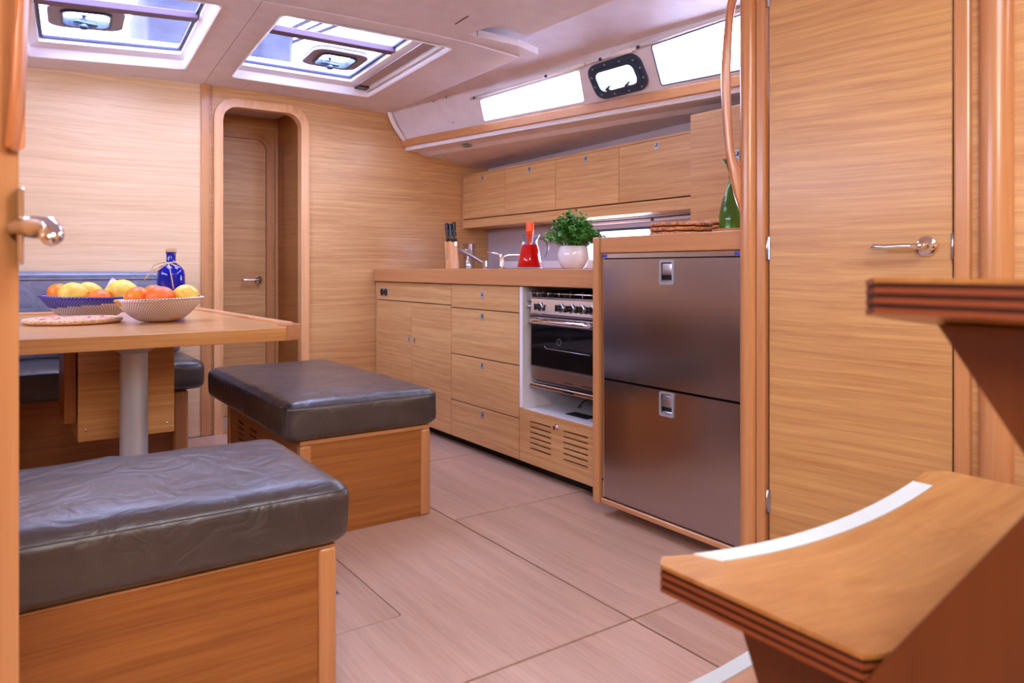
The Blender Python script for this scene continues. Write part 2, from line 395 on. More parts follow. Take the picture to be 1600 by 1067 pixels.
# bulkhead is one sheet: left part, doorway part
wf = plate_mb([(.953, 0), (DX0-.006, 0)]+door_loop(DX0-.006, DX1+.006, DZ+.006)[2:][::-1]+[(DX1+.006, 0), (3.1, 0)]+[p for p in top if p[0] > .953]+[(.953, 2.0)], [], .03, XZ(BY+.017)).build('wall_forward', 'oak_x')
struct(wf, 'oak veneered forward bulkhead beside the rounded doorway')
wf2 = plate_mb([(-1.7, 0), (.95, 0), (.95, 2.0)]+[p for p in top if p[0] < .95], [], .03, XZ(BY+.015)).build('bulkhead_panel', 'oakdaylit_x', wf)
# reddish joint strip
MB().box(.932, .976, BY-.010, BY+.004, 0, 2.01, .002, 1).build('joint_strip', 'solid_z', wf)
MB().box(.990, .994, BY-.003, BY+.003, 0, 2.01).build('seam', 'solid_z', wf)
# door lining frame
def frame_band(x0, x1, zt, wd, r, y, th, name, m, parent, z0=0):
    inner = door_loop(x0, x1, zt, r, z0); outr = door_loop(x0-wd, x1+wd, zt+wd, r+wd*.9, z0)
    loop = outr[1:]+[outr[0]] + [inner[0]]+inner[1:][::-1]
    mb = plate_mb(loop, [], th, XZ(y))
    return mb.build(name, m, parent)
fr = frame_band(DX0, DX1, DZ, .046, .085, BY-.006, .018, 'trim_1', 'pale_z', None); struct(fr, 'pale solid wood frame around the forward doorway')
mb = plate_mb((lambda i, o: o[1:]+[o[0]]+[i[0]]+i[1:][::-1])(door_loop(DX0+.003, DX1-.003, DZ-.003, .083), door_loop(DX0-.012, DX1+.012, DZ+.012, .09)), [], .066, XZ(BY+.0165))
mb.build('lining', 'pale_z', fr)
MB().box(DX0-.01, DX1+.01, BY-.01, BY+.05, -.012, .006).build('sill', 'solid_x', fr)
# lobby beyond the doorway
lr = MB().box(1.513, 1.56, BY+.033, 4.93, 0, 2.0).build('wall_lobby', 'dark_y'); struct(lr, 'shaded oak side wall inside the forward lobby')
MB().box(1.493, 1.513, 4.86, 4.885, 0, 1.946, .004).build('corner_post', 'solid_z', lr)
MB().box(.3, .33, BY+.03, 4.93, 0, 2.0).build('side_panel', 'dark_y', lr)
lb = MB().box(.3, 1.56, 4.89, 4.92, 0, 2.0).build('wall_lobby_back', 'oak_x'); struct(lb, 'oak wall at the back of the forward lobby')
lc = MB().box(.3, 1.56, BY+.03, 4.92, 1.946, 1.97).build('ceiling_lobby', 'white'); struct(lc, 'white lining over the forward lobby')
lfr = frame_band(.90, 1.436, 1.797, .040, .075, 4.878, .022, 'trim_2', 'solid_z', None); struct(lfr, 'rounded wood frame of the inner lobby door')
d1 = plate_mb(door_loop(.903, 1.433, 1.794, .072, .01), [], .012, XZ(4.882)).build('door_1', 'oak_x'); struct(d1, 'oak inner door seen through the forward doorway')
def lever(parent, c, nrm, along, sc=1.0, thick=1.0, length=.12, name='door_handle'):
    """chrome rose + lever: c on the face, nrm out of the face, along = lever direction"""
    c = Vector(c); n_ = Vector(nrm).normalized(); a = Vector(along).normalized(); up = Vector((0, 0, 1))
    mb = MB(); q = n_.to_track_quat('Z', 'Y').to_matrix().to_4x4()
    tmp = MB(); tmp.lathe([(0, 0), (.026*sc, 0), (.027*sc, .003*sc), (.024*sc, .007*sc), (.012*sc, .009*sc), (.009*sc, .02*sc), (.009*sc, .045*sc), (0, .046*sc)], seg=28)
    tmp.bm.transform(Matrix.Translation(c) @ q); me = bpy.data.meshes.new('t'); tmp.bm.to_mesh(me); tmp.bm.free(); mb.bm.from_mesh(me); bpy.data.meshes.remove(me)
    k = length/.12*sc
    pts = [c+n_*.040*sc+a*(-.008*k), c+n_*.043*sc+a*(.01*k), c+n_*.044*sc+a*(.04*k)+up*.001, c+n_*.044*sc+a*(.08*k)-up*.001, c+n_*.043*sc+a*(.112*k)+up*.001, c+n_*.042*sc+a*(.12*k)]
    mb.tube(pts, [x*sc*thick for x in (.008, .0085, .0065, .008, .0085, .004)], 12)
    mb.mi = 0
    h = mb.build(name, 'chrome', parent, smooth=True)
    s2 = MB()
    for sg in (1, -1):
        side = n_.cross(up)
        tmp = MB(); tmp.lathe([(0, 0), (.003*sc, 0), (.003*sc, .001), (0, .0015)], seg=8)
        tmp.bm.transform(Matrix.Translation(c+side*.018*sc*sg-up*.002+n_*.007*sc) @ q); me = bpy.data.meshes.new('t'); tmp.bm.to_mesh(me); tmp.bm.free(); s2.bm.from_mesh(me); bpy.data.meshes.remove(me)
    s2.build('screw', 'black', h)
    return h
lever(d1, (1.385, 4.876, .878), (0, -1, 0), (-1, 0, 0), .95)
MB().box(.33, 1.53, BY+.05, 4.88, -.01, .002).build('floor_lobby', 'floor').__setitem__('kind', 'structure')

# ---- deckhead: structural deck with openings, camber, hanging liner panels (deckhead frame u,v)
dk = sempty('ceiling', cw(0, 0, 0), CEIL_ROT, 'white cambered deckhead liner with two skylights')
def to_uv(x, y):
    dx, dy = x-.96, y-4.41; c, s = math.cos(CEIL_ROT), math.sin(CEIL_ROT)
    return (dx*c+dy*s, -dx*s+dy*c)
H2 = (.089, .870, -1.395, -.262); H1 = (-.835, -.146, -1.395, -.312)      # liner openings u0,u1,v0,v1
G2 = (.131, .735, -1.34, -.330); G1 = (-.785, -.180, -1.34, -.385)      # glass openings
def rr4(q, r): return rrect((q[0]+q[1])/2, (q[2]+q[3])/2, (q[1]-q[0])/2, (q[3]-q[2])/2, r)
comp = [to_uv(*p) for p in ((.58, -.55), (1.28, -.55), (1.28, .38), (.58, .38))]
def camber(bm):
    for k in range(-26, 17):
        x = k*.1
        bmesh.ops.bisect_plane(bm, geom=bm.verts[:]+bm.edges[:]+bm.faces[:], plane_co=(x, 0, 0), plane_no=(1, 0, 0))
    for v in bm.verts: v.co.z += CAMB(v.co.x+.96)
def dplate(name, outer, holes, z, th, m, parent):
    mb = plate_mb(outer, holes, th, Matrix.Translation((0, 0, z+th/2))); camber(mb.bm)
    return mb.build(name, m, parent, local=True)
deck = dplate('deck', [(-2.6, -5.9), (1.44, -5.9), (1.21, -2.5), (1.13, -1.3), (1.02, .3), (1.02, .6), (-2.6, .6)], [rr4(G1, .02), rr4(G2, .02), comp], 2.075, .03, 'gel', dk)
dplate('ceiling_panel', [(-2.6, -1.50), (-.0165, -1.50), (-.0165, .25), (-2.6, .25)], [rr4(H1, .03)], 2.0, .022, 'white', dk)
o1 = [(-.0140, -1.50), (.86, -1.50), (1.19, -1.47), (1.125, 0), (1.10, .25), (-.0140, .25)]
dplate('ceiling_panel', o1, [rr4(H2, .03)], 2.0, .022, 'white', dk)
# cross beam between the panels
mb = MB(); mb.box(-2.6, .9, -1.585, -1.500, 2.004, 2.03, .006, 2); camber(mb.bm); mb.build('cross_beam', 'white', dk, local=True)
mb = plate_mb([(.9, -1.585), (.9, -1.50), (1.22, -1.47), (1.27, -1.50), (1.24, -1.56), (1.10, -1.60)], [], .03, Matrix.Translation((0, 0, 2.022))); camber(mb.bm); mb.build('beam_end', 'white', dk, local=True)
p2 = dplate('ceiling_panel', [(-2.6, -1.59), (.835, -1.59), (.885, -1.79), (1.055, -1.745), (1.11, -2.30), (1.2, -3.5), (1.2, -5.8), (-2.6, -5.8)], [comp], 2.0, .02, 'white', dk)
mb = MB(); mb.box(.737, .741, -1.80, -1.68, 1.9985, 2.0); camber(mb.bm); mb.build('slot', 'dark', p2, local=True)

def skylight(name, Hq, Gq, ventc, rail, label):
    e = sempty(name, cw(0, 0, 0), CEIL_ROT, label)
    # moulded well between liner opening and glass
    mb = MB(); n = 6
    loops = [(rr4((Hq[0]-.006, Hq[1]+.006, Hq[2]-.006, Hq[3]+.006), .036), 1.998), (rr4(Hq, .03), 1.994), (rr4((Hq[0]+.006, Hq[1]-.006, Hq[2]+.006, Hq[3]-.006), .03), 2.0),
             (rr4((Hq[0]+.010, Hq[1]-.010, Hq[2]+.010, Hq[3]-.022), .03), 2.035), (rr4((Gq[0]-.02, Gq[1]+.02, Gq[2]-.02, Gq[3]+.02), .03), 2.045), (rr4((Gq[0]-.004, Gq[1]+.004, Gq[2]-.004, Gq[3]+.004), .02), 2.052), (rr4(Gq, .02), 2.10)]
    rings = [[mb.bm.verts.new((x, y, z)) for (x, y) in lp] for lp, z in loops]
    for A, B in zip(rings, rings[1:]):
        for k in range(len(A)):
            f = mb.bm.faces.new((A[k], A[(k+1) % len(A)], B[(k+1) % len(A)], B[k])); f.smooth = True
    for v in mb.bm.verts: v.co.z += CAMB(v.co.x+.96)
    mb.build('well', 'gel', e, smooth='auto', local=True)
    zc = 2.075+CAMB((Gq[0]+Gq[1])/2+.96)
    # dark seal line
    outer = rr4(Gq, .02); inner = rr4((Gq[0]+.012, Gq[1]-.012, Gq[2]+.012, Gq[3]-.010), .015)
    def tilt(bm):
        for v in bm.verts: v.co.z += (CAMB(v.co.x+.96)-CAMB((Gq[0]+Gq[1])/2+.96))
    mb = plate_mb(outer, [inner], .010, Matrix.Translation((0, 0, zc))); tilt(mb.bm); mb.build('seal', 'seal', e, local=True)
    # pane with an opening for the small ventilator
    vo = rrect(*ventc, .145, .165, .07)
    mb = plate_mb(outer, [vo], .008, Matrix.Translation((0, 0, zc+.012))); tilt(mb.bm); mb.build('pane', 'smokedpane', e, local=True)
    # crossbar
    mb = MB(); mb.box(Gq[0], Gq[1], -1.020, -.965, zc-.028, zc+.002, .003, 1); tilt(mb.bm); mb.build('crossbar', 'bar', e, local=True)
    # ventilator: rounded frame, pane, toggle
    f1 = plate_mb(vo, [rrect(*ventc, .092, .108, .045)], .022, Matrix.Translation((0, 0, zc+.004))); tilt(f1.bm)
    vf = f1.build('ventilator_frame', 'vent', e, local=True)
    f2 = plate_mb(rrect(*ventc, .098, .114, .045), [rrect(*ventc, .088, .104, .04)], .034, Matrix.Translation((0, 0, zc+.002))); tilt(f2.bm)
    f2.build('ventilator_rim', 'bluefr', e, local=True)
    f3 = plate_mb(rrect(*ventc, .092, .108, .045), [], .006, Matrix.Translation((0, 0, zc+.016))); tilt(f3.bm); f3.build('ventilator_pane', 'pane', e, local=True)
    hm = MB(); cx, cy = ventc; cy += .055
    hm.lathe([(0, -.045), (.014, -.045), (.018, -.04), (.018, -.030), (.007, -.022), (.007, .012), (.015, .014), (0, .016)], (cx-.01, cy, zc), 16)
    hm.tube([(cx-.04, cy-.012, zc-.016), (cx-.005, cy, zc-.018), (cx+.042, cy+.018, zc-.016)], [.005, .008, .006], 8)
    hm.box(cx-.05, cx+.04, cy+.018, cy+.032, zc-.012, zc+.008, .002, 1)
    hm.build('toggle_handle', 'bluefr', e, local=True)
    if rail:
        mb = MB(); u0 = Gq[1]+.035
        z1 = 2.036+CAMB(u0+.99)
        mb.box(u0, u0+.062, Hq[2]+.03, Hq[3]-.045, z1-.003, z1+.002); mb.build('blind_channel', 'chan', e, local=True)
        mb = MB(); mb.tube([(u0+.080, Hq[2]+.02, z1-.014), (u0+.080, Hq[3]-.03, z1-.014)], .009, 10)
        mb.box(u0+.068, u0+.092, Hq[2]+.02, Hq[3]-.03, z1-.010, z1-.004, .001, 1)
        mb.build('blind_roller', 'whiteplastic', e, local=True)
        mb = MB(); mb.box(u0+.004, u0+.088, Hq[3]-.10, Hq[3]-.030, z1-.012, z1+.001, .002, 1); mb.build('blind_bracket', 'black', e, local=True)
        mb = MB(); mb.box(u0+.05, u0+.085, Hq[2]+.02, Hq[2]+.05, z1-.02, z1+.001, .002, 1); mb.build('blind_bracket', 'whiteplastic', e, local=True)
    return e
M['bar'] = mat('mauve_crossbar', (96, 72, 92), .5)
M['vent'] = mat('smoked_frame', (120, 112, 134), .35)
M['chan'] = mat('blind_channel_grey', (176, 158, 158), .5)
skylight('window_1', H1, G1, (-.60, -.76), False, 'left skylight in the deckhead with a small ventilator hatch')
skylight('window_2', H2, G2, (.548, -.635), True, 'right skylight in the deckhead with blind rail and ventilator hatch')

# ---- coachroof side on the right with fixed windows and a portlight
A0 = Vector((2.205, 4.41, 1.811)); T = Vector((.20611, -.97853, 0)); IN = Vector((-.97853, -.20611, 0)); UP = Vector((-.5643, -.11886, .81697))
def side(s, u, off=0.0):
    nn = T.cross(UP).normalized()          # points outboard or inboard; fixed below
    return A0+T*s+UP*u+nn*off
SN = T.cross(UP).normalized(); SN = SN if SN.dot(IN) > 0 else -SN
ws = sempty('wall_starboard', tuple(A0), 0, 'white coachroof side with windows above the wood fiddle')
SB = basis(tuple(A0), T, UP)
def sloop(pts): return pts
w1 = [(.775, .018), (1.520, .018), (1.562, .188), (.815, .150)]
w2 = [(1.985, .022), (2.95, .022), (2.95, .300), (2.000, .222)]
def rpoly(pts, r=.015, n=4):
    out = []; L_ = len(pts)
    for i, p in enumerate(pts):
        p = Vector(p); a = (Vector(pts[i-1])-p).normalized(); b_ = (Vector(pts[(i+1) % L_])-p).normalized()
        for k in range(n+1):
            t_ = k/n; p0 = p+a*r; p1 = p+b_*r
            out.append(tuple((p0*(1-t_)**2+p*2*t_*(1-t_)+p1*t_**2)))
    return out
pc = (1.772, .112)
ca = R(3.0)
def rot2(pts, c, a): return [((x-c[0])*math.cos(a)-(y-c[1])*math.sin(a)+c[0], (x-c[0])*math.sin(a)+(y-c[1])*math.cos(a)+c[1]) for x, y in pts]
port_o = rot2(rrect(*pc, .158, .092, .055), pc, ca); port_i = rot2(rrect(*pc, .122, .058, .035), pc, ca)
hs = lambda s: .196+.036*s
outer = [(-.12, -.05), (4.9, -.05)]+[(s, hs(s)) for s in (4.9, 3.5, 2.5, 1.5, .7, 0, -.12)]
plate_mb(outer, [rpoly(w1), rpoly(w2), port_o[:]], .02, SB @ Matrix.Translation((0, 0, -.010 if SN.dot(T.cross(UP)) > 0 else .010))).build('side_panel', 'white', ws)
# concave cove from the side up to the deckhead
mb = MB(); prof = [(0, 0), (.012, .014), (.03, .026), (.06, .036), (.11, .044), (.20, .050), (.9, .060)]
rows = []
prof = [0, .06, .14, .26, .42, .62, .8, 1.0]
for s in [x*.25-.12 for x in range(0, 21)]:
    b0 = A0+T*s+UP*hs(s); wd = (b0.x-1.95)/.9785; zt_ = 2.088+CAMB(1.95)
    rows.append([mb.bm.verts.new(b0+IN*(wd*q)+Vector((0, 0, (zt_-b0.z)*(1-(1-q)**3)))) for q in prof])
for a, b_ in zip(rows, rows[1:]):
    for k in range(len(prof)-1):
        f = mb.bm.faces.new((a[k], a[k+1], b_[k+1], b_[k])); f.smooth = True
mb.build('cove', 'white', ws)
# curved end lip against the bulkhead
mb = MB(); mb.tube([A0+T*.015+UP*u+IN*(.01+.02*math.sin(PI*u/.21)) for u in (-.01, .04, .09, .14, .19, .22)], .016, 8); mb.build('end_lip', 'gel', ws, smooth=True)
# small screws and blind rail over the windows
for (s, u) in ((.442, .205), (.565, .213), (.521, .05)):
    c = A0+T*s+UP*u; mb = MB(); mb.tube([c, c+SN*.004], .0045 if u > .1 else .007, 8); mb.build('screw_cap', 'alu' if u < .1 else 'dark', ws)
def spt(s, u, o=0): return A0+T*s+UP*u+SN*o
mb = MB(); mb.tube([spt(.76, .172, .010), spt(1.61, .213, .010)], .010, 8); mb.build('blind_rail', 'whiteplastic', ws, smooth=True)
mb = MB(); mb.tube([spt(1.63, .216, .010), spt(1.92, .232, .010)], .008, 8); mb.build('blind_rail', 'whiteplastic', ws, smooth=True)
mb = MB(); mb.tube([spt(1.96, .240, .012), spt(2.9, .315, .012)], .011, 8); mb.build('blind_rail', 'whiteplastic', ws, smooth=True)
for s, u in ((.80, .176), (1.36, .203), (1.72, .222), (1.945, .236)):
    mb = MB(); mb.tube([spt(s, u, .016), spt(s, u, .024)], .008, 10); mb.build('rail_screw', 'bluefr', ws)
mb = MB(); mb.tube([spt(1.79, .226, .014), spt(1.90, .234, .014)], .016, 10); mb.build('rail_clip', 'whiteplastic', ws, smooth=True)
def spane(name, loop, label, dark=True):
    e = sempty(name, tuple(spt(sum(p[0] for p in loop)/len(loop), sum(p[1] for p in loop)/len(loop))), 0, label)
    off = .012 if SN.dot(T.cross(UP)) < 0 else -.012
    plate_mb(loop, [], .006, SB @ Matrix.Translation((0, 0, off))).build('pane', 'pane', e)
    cx = sum(p[0] for p in loop)/len(loop); cy = sum(p[1] for p in loop)/len(loop)
    return e
def loop_tube(loop, r, off, name, m, parent):
    mb = MB(); mb.tube([spt(x, y, off) for x, y in loop], r, 6, closed=True); return mb.build(name, m, parent, smooth=True)
e = spane('window_3', rpoly(w1), 'long narrow window above the galley, left of the portlight'); loop_tube(rpoly(w1), .004, -.002, 'gasket', 'whiteplastic', e)
e = spane('window_4', rpoly(w2), 'larger window right of the portlight, partly behind the grab handle'); loop_tube(rpoly(w2), .004, -.002, 'gasket', 'bluefr', e)
e = sempty('window_5', tuple(spt(*pc)), 0, 'opening portlight with a grey bolted frame and two latches')
sgn = 1 if SN.dot(T.cross(UP)) > 0 else -1
plate_mb(port_o, [port_i], .018, SB @ Matrix.Translation((0, 0, sgn*.006))).build('portlight_frame', 'bluefr', e)
plate_mb(rot2(rrect(*pc, .130, .066, .04), pc, ca), [rot2(rrect(*pc, .112, .050, .03), pc, ca)], .016, SB @ Matrix.Translation((0, 0, sgn*.018))).build('inner_frame', 'bluefr', e)
plate_mb(port_i, [], .006, SB @ Matrix.Translation((0, 0, 0))).build('pane', 'pane', e)
for k in range(12):
    a = 2*PI*(k+.5)/12; ss, uu = pc[0]+.143*max(-1, min(1, 1.18*math.cos(a))), pc[1]+.077*max(-1, min(1, 1.25*math.sin(a)))
    c = spt(ss, uu, .014); mb = MB(); mb.tube([c, c+SN*.003], .0055, 8); mb.build('bolt', 'alu', e)
for ds in (-.065, .05):
    p0 = spt(pc[0]+ds, pc[1]-.052, .02)
    mb = MB(); mb.tube([p0, p0+UP*.014+SN*.018], .010, 8); mb.tube([p0+UP*.012+SN*.018, p0+UP*.022+SN*.024+T*.018, p0+UP*.030+SN*.026+T*.034], [.008, .006, .005], 8)
    mb.build('latch', 'bluefr', e)
# wood fiddle below the windows and the white shelf underside
tr = MB(); b0 = A0-T*.01; 
def sweep(name, prof, s0, s1, m, parent=None, taper=None):
    mb = MB(); pts = [A0+T*s0+IN*a+Vector((0, 0, z-1.811)) for a, z in prof]
    return mb.prism(pts, T*(s1-s0), 0).build(name, m, parent)
fid = sweep('trim_3', [(-.03, 1.760), (.006, 1.760), (.012, 1.764), (.012, 1.806), (.008, 1.811), (-.03, 1.811)], -.01, 4.4, 'solid_y'); struct(fid, 'reddish wood fiddle rail running below the coachroof windows')
sd = sempty('ceiling_galley', (2.6, 3.2, 1.72), 0, 'white moulded underside of the side deck above the lockers')
sweep('lip', [(-.36, 1.735), (.000, 1.735), (.004, 1.745), (-.004, 1.760), (-.36, 1.760)], .02, 4.4, 'gel', sd)
# underside drops gently outboard to the lockers
mb = MB()
def under(s, a, z): return mb.bm.verts.new(A0+T*s+IN*a+Vector((0, 0, z-1.811)))
P = [(s, [under(s, -.03, 1.737), under(s, -.10, 1.728), under(s, -.14, 1.710), under(s, -.40, 1.685), under(s, -.9, 1.655)]) for s in (.10, 1.2, 2.4, 4.4)]
P0 = [under(-.005, x, z+.012) for x, z in ((-.03, 1.737), (-.10, 1.728), (-.14, 1.710), (-.40, 1.685), (-.9, 1.655))]
for A_, B_ in zip([P0]+[q[1] for q in P], [q[1] for q in P]):
    for k in range(4): mb.bm.faces.new((A_[k], A_[k+1], B_[k+1], B_[k]))
mb.build('underside', 'white', sd)
c = Vector((2.40, 3.92, 1.722))
dl = thing('downlight', 'small round recessed downlight in the white underside above the galley lockers', 'light', tuple(c))
mb = MB(); mb.lathe([(.020, .004), (.030, .002), (.034, -.003), (.030, -.005), (.022, -.003)], tuple(c), 24); mb.build('rim', 'satin', dl)
mb = MB(); mb.lathe([(0, -.001), (.021, -.001)], tuple(c), 20); mb.build('lens', 'lensoff', dl)
c = Vector((1.285, 4.68, 1.944))
dl = thing('downlight', 'round recessed downlight in the lobby ceiling beyond the doorway', 'light', tuple(c))
mb = MB(); mb.lathe([(.022, .004), (.034, .002), (.038, -.003), (.034, -.005), (.024, -.003)], tuple(c), 24); mb.build('rim', 'satin', dl)
mb = MB(); mb.lathe([(0, -.001), (.023, -.001)], tuple(c), 20); mb.build('lens', 'dark', dl)

# ---- hull side behind the galley, with a low hull window
HX = 2.88
hull = sempty('wall_hull', (HX, 3, 0), 0, 'pale hull lining behind the galley worktop')
YZ = lambda x: basis((x, 0, 0), (0, 1, 0), (0, 0, 1))
HW = [(2.80, 1.005), (3.335, 1.005), (3.335, 1.165), (2.80, 1.165)]
plate_mb([(-1.3, 0), (5.2, 0), (5.2, 1.71), (-1.3, 1.71)], [rpoly(HW, .02)], .02, YZ(HX+.01)).build('lining', 'hullgrey', hull)
e = sempty('window_6', (HX, 3.07, 1.08), 0, 'low hull window behind the potted plant')
plate_mb(rpoly(HW, .02), [], .006, YZ(HX+.012)).build('pane', 'pane', e)
plate_mb(rpoly([(2.785, .99), (3.35, .99), (3.35, 1.18), (2.785, 1.18)], .025), [rpoly([(2.798, 1.003), (3.337, 1.003), (3.337, 1.167), (2.798, 1.167)], .02)], .010, YZ(HX-.006)).build('frame', 'bluefr', e)
MB().box(2.80, HX, 2.3, 4.10, .952, 1.0, .004).build('sill', 'gel', hull)
MB().box(2.845, HX, 2.32, 3.45, 1.205, 1.222, .004, 2).build('ledge', 'gel', hull)
MB().box(2.82, HX, 2.32, 3.45, 1.226, 1.236, .002, 1).build('light_strip', 'alu', hull)
MB().box(2.838, 2.846, 2.75, 2.765, 1.205, 1.218).build('screw_block', 'black', hull)
# aft and port sides of the cabin, behind and beside the camera
wa = MB().box(-1.7, 3.1, -1.25, -1.2, 0, 2.08).build('wall_aft', 'oak_x'); struct(wa, 'oak bulkhead behind the viewer')
wl = plate_mb([(-1.3, 0), (5.2, 0), (5.2, 2.0), (-1.3, 2.0)], [rpoly([(1.0, 1.45), (3.8, 1.45), (3.8, 1.75), (1.0, 1.75)], .04)], .03, YZ(-1.65)).build('wall_port', 'oak_y'); struct(wl, 'oak lining of the port side')
e = sempty('window_7', (-1.65, 2.4, 1.6), 0, 'long window added in the port side for light, out of view')  # unseen window, added to bring light in from port
plate_mb(rpoly([(1.0, 1.45), (3.8, 1.45), (3.8, 1.75), (1.0, 1.75)], .04), [], .006, YZ(-1.65)).build('pane', 'pane', e)

# ---- head compartment wall with door on the right (slightly turned)
DA = R(8)
HWL = sempty('wall_right', (1.9, 1.365, 0), DA, 'oak partition of the compartment to the right of the refrigerator')
# local frame: x outboard, y forward ; along aft = -y
def hbox(x0, x1, t0, t1, z0, z1, name, m, parent=HWL, bev=.002):
    mb = MB(); mb.box(x0, x1, -t1, -t0, z0, z1, bev, 2); return mb.build(name, m, parent, local=True)
ZT = 2.07
hbox(.012, .04, .498, .575, 0, ZT, 'side_panel', 'oak_y')
hbox(-.008, .03, .500, .537, 0, ZT, 'door_post', 'solid_z', bev=.006)
hbox(.006, .04, .62, 2.6, 0, ZT, 'side_panel', 'oak_y')
mb = MB(); mb.lathe([(.037, 0), (.037, ZT)], (.010, -.590, 0), 28); mb.build('round_post', 'solid_z', HWL, local=True, smooth=True)
d2 = sempty('door_2', (1.9, 1.365, 0), DA, 'tall oak veneered door with chrome lever to the right of the refrigerator')
mb = MB(); mb.box(0, .024, -.4955, -.0035, .03, 2.03, .002, 1); dl2 = mb.build('door_leaf', 'oakdoor', d2, local=True)
nrm = Vector((-math.cos(DA), -math.sin(DA), 0)); alg = Vector((-math.sin(DA), math.cos(DA), 0))
lever(d2, Vector((1.9, 1.365, 1.008))-alg*.437, nrm, alg, 1.0, 1.0, .125)
for (t, z, w_) in ((-.004, 1.012, .006), (-.004, .250, .006), (-.004, 1.775, .006)):
    mb = MB(); mb.tube([(-.004, -t-.002, z-.034), (-.004, -t-.002, z+.034)], .0035, 8); mb.box(-.003, 0, -t-.012, -t+.004, z-.034, z+.034)
    mb.build('hinge', 'satin', d2, local=True)
mb = MB(); mb.tube([(-.004, -.4975, .975), (-.004, -.4975, 1.04)], .003, 8); mb.build('hinge', 'satin', d2, local=True)
# posts between fridge and door
hbox(-.014, .030, -.0335, -.004, 0, ZT, 'hinge_post', 'solid_z', bev=.006)
hbox(-.004, .03, -.050, -.0325, 0, ZT, 'filler', 'oak_z', bev=.001)
gp = MB(); gp.lathe([(.027, 0), (.027, ZT)], (1.890, 1.425, 0), 28); po = gp.build('trim_4', 'solid_z', smooth=True); struct(po, 'rounded solid wood post between refrigerator and door')

# ================================================================== FURNITURE
def bx(name, x0, x1, y0, y1, z0, z1, m, parent, bev=.0015, seg=1):
    return MB().box(x0, x1, y0, y1, z0, z1, bev, seg).build(name, m, parent)
def latch(parent, x, y, z, sc=1.0):
    """small push latch: chrome plate, dark hole, knob; faces -X"""
    sc *= 1.2; mb = MB(); mb.box(x-.0025, x+.001, y-.011*sc, y+.011*sc, z-.015*sc, z+.015*sc, .001, 1)
    mb.mi = 1; mb.box(x-.0032, x-.002, y-.007*sc, y+.007*sc, z-.004*sc, z+.009*sc)
    mb.mi = 0; mb.tube([(x-.003, y, z+.003*sc), (x-.008, y, z+.003*sc)], .0045*sc, 8)
    return mb.build('latch', ['alu', 'black'], parent)

# ---- sink cabinet: false front with power outlet, two doors
c1 = thing('sink_cabinet', 'double-door galley base cabinet next to the forward bulkhead, with power outlet', 'cabinet', (2.0, 3.92, 0))
bx('carcass', 2.019, 2.86, 3.432, 4.392, .05, .866, 'carcass', c1)
bx('toe_kick', 2.06, 2.075, 3.432, 4.392, 0, .05, 'dark', c1)
bx('side_filler', 2.0, 2.02, 4.378, 4.392, .05, .866, 'oak_z', c1)
ff = bx('false_front', 2.0, 2.018, 3.4335, 4.375, .755, .866, 'oak_y', c1)
ol = MB().box(1.997, 2.001, 4.215, 4.32, .775, .83, .002, 2).build('power_outlet', 'alu', ff)
for y in (4.295, 4.242):
    MB().lathe([(0, -.0045), (.017, -.0045), (.021, -.006), (.022, -.003), (.022, 0)], (1.998, y, .803), 20, 'x').build('socket', 'black', ff)
for (y0, y1, ly) in ((3.898, 4.375, 3.929), (3.4335, 3.894, 3.858)):
    d = bx('door', 2.0, 2.018, y0, y1, .052, .750, 'oak_y', c1); latch(d, 2.0, ly, .530, .9)
# ---- drawer cabinet
c2 = thing('drawer_cabinet', 'galley base cabinet with four oak drawers left of the stove', 'cabinet', (2.0, 3.11, 0))
bx('carcass', 2.019, 2.86, 2.797, 3.430, .05, .866, 'carcass', c2)
bx('toe_kick', 2.06, 2.075, 2.797, 3.430, 0, .05, 'dark', c2)
for (z0, z1, lz) in ((.744, .866, .818), (.4965, .739, .708), (.2475, .4915, .459), (.052, .2425, .211)):
    d = bx('drawer', 2.0, 2.018, 2.8, 3.4285, z0, z1, 'oak_y', c2); latch(d, 2.0, 3.118, lz, 1.0)
# ---- stove bay with slatted panel
c3 = thing('stove_bay', 'white lined galley recess holding the stove, with a slotted oak panel below', 'cabinet', (2.0, 2.53, 0))
bx('toe_kick', 2.06, 2.075, 2.150, 2.795, 0, .05, 'dark', c3)
mb = MB()
mb.box(2.0, 2.60, 2.770, 2.794, .30, .866); mb.box(2.0, 2.60, 2.150, 2.272, .30, .866)
mb.box(2.004, 2.60, 2.272, 2.770, .285, .300); mb.box(2.585, 2.60, 2.272, 2.770, .30, .866)
mb.build('white_liner', 'liner', c3)
slots = [rrect(-(y0+y1)/2, z, abs(y1-y0)/2, .0038, .0035, 2) for (y0, y1) in ((2.555, 2.712), (2.307, 2.469)) for z in [.125+.0245*k for k in range(6)]]
sp_ = plate_mb([(-2.794, .052), (-2.152, .052), (-2.152, .298), (-2.794, .298)], slots, .018, basis((2.009, 0, 0), (0, -1, 0), (0, 0, 1))).build('slotted_panel', 'oak_y', c3)
bx('panel_backing', 2.03, 2.04, 2.16, 2.79, .06, .28, 'dark', c3)
mb = MB(); mb.box(1.9975, 2.001, 2.503, 2.525, .242, .268, .001, 1); mb.tube([(1.998, 2.514, .255), (1.985, 2.514, .255)], .009, 12); mb.build('latch', 'chrome', sp_, smooth='auto')
mb = MB(); mb.box(2.07, 2.13, 2.40, 2.54, .300, .304, .001, 1); mb.build('drip_plate', 'blackrubber', c3)
MB().tube([(2.2+.02*math.sin(k*.6), 2.56+.05*math.cos(k*.5), .302+.06*math.sin(k*PI/12)) for k in range(13)], .003, 6).build('gas_hose', 'blackrubber', c3, smooth=True)
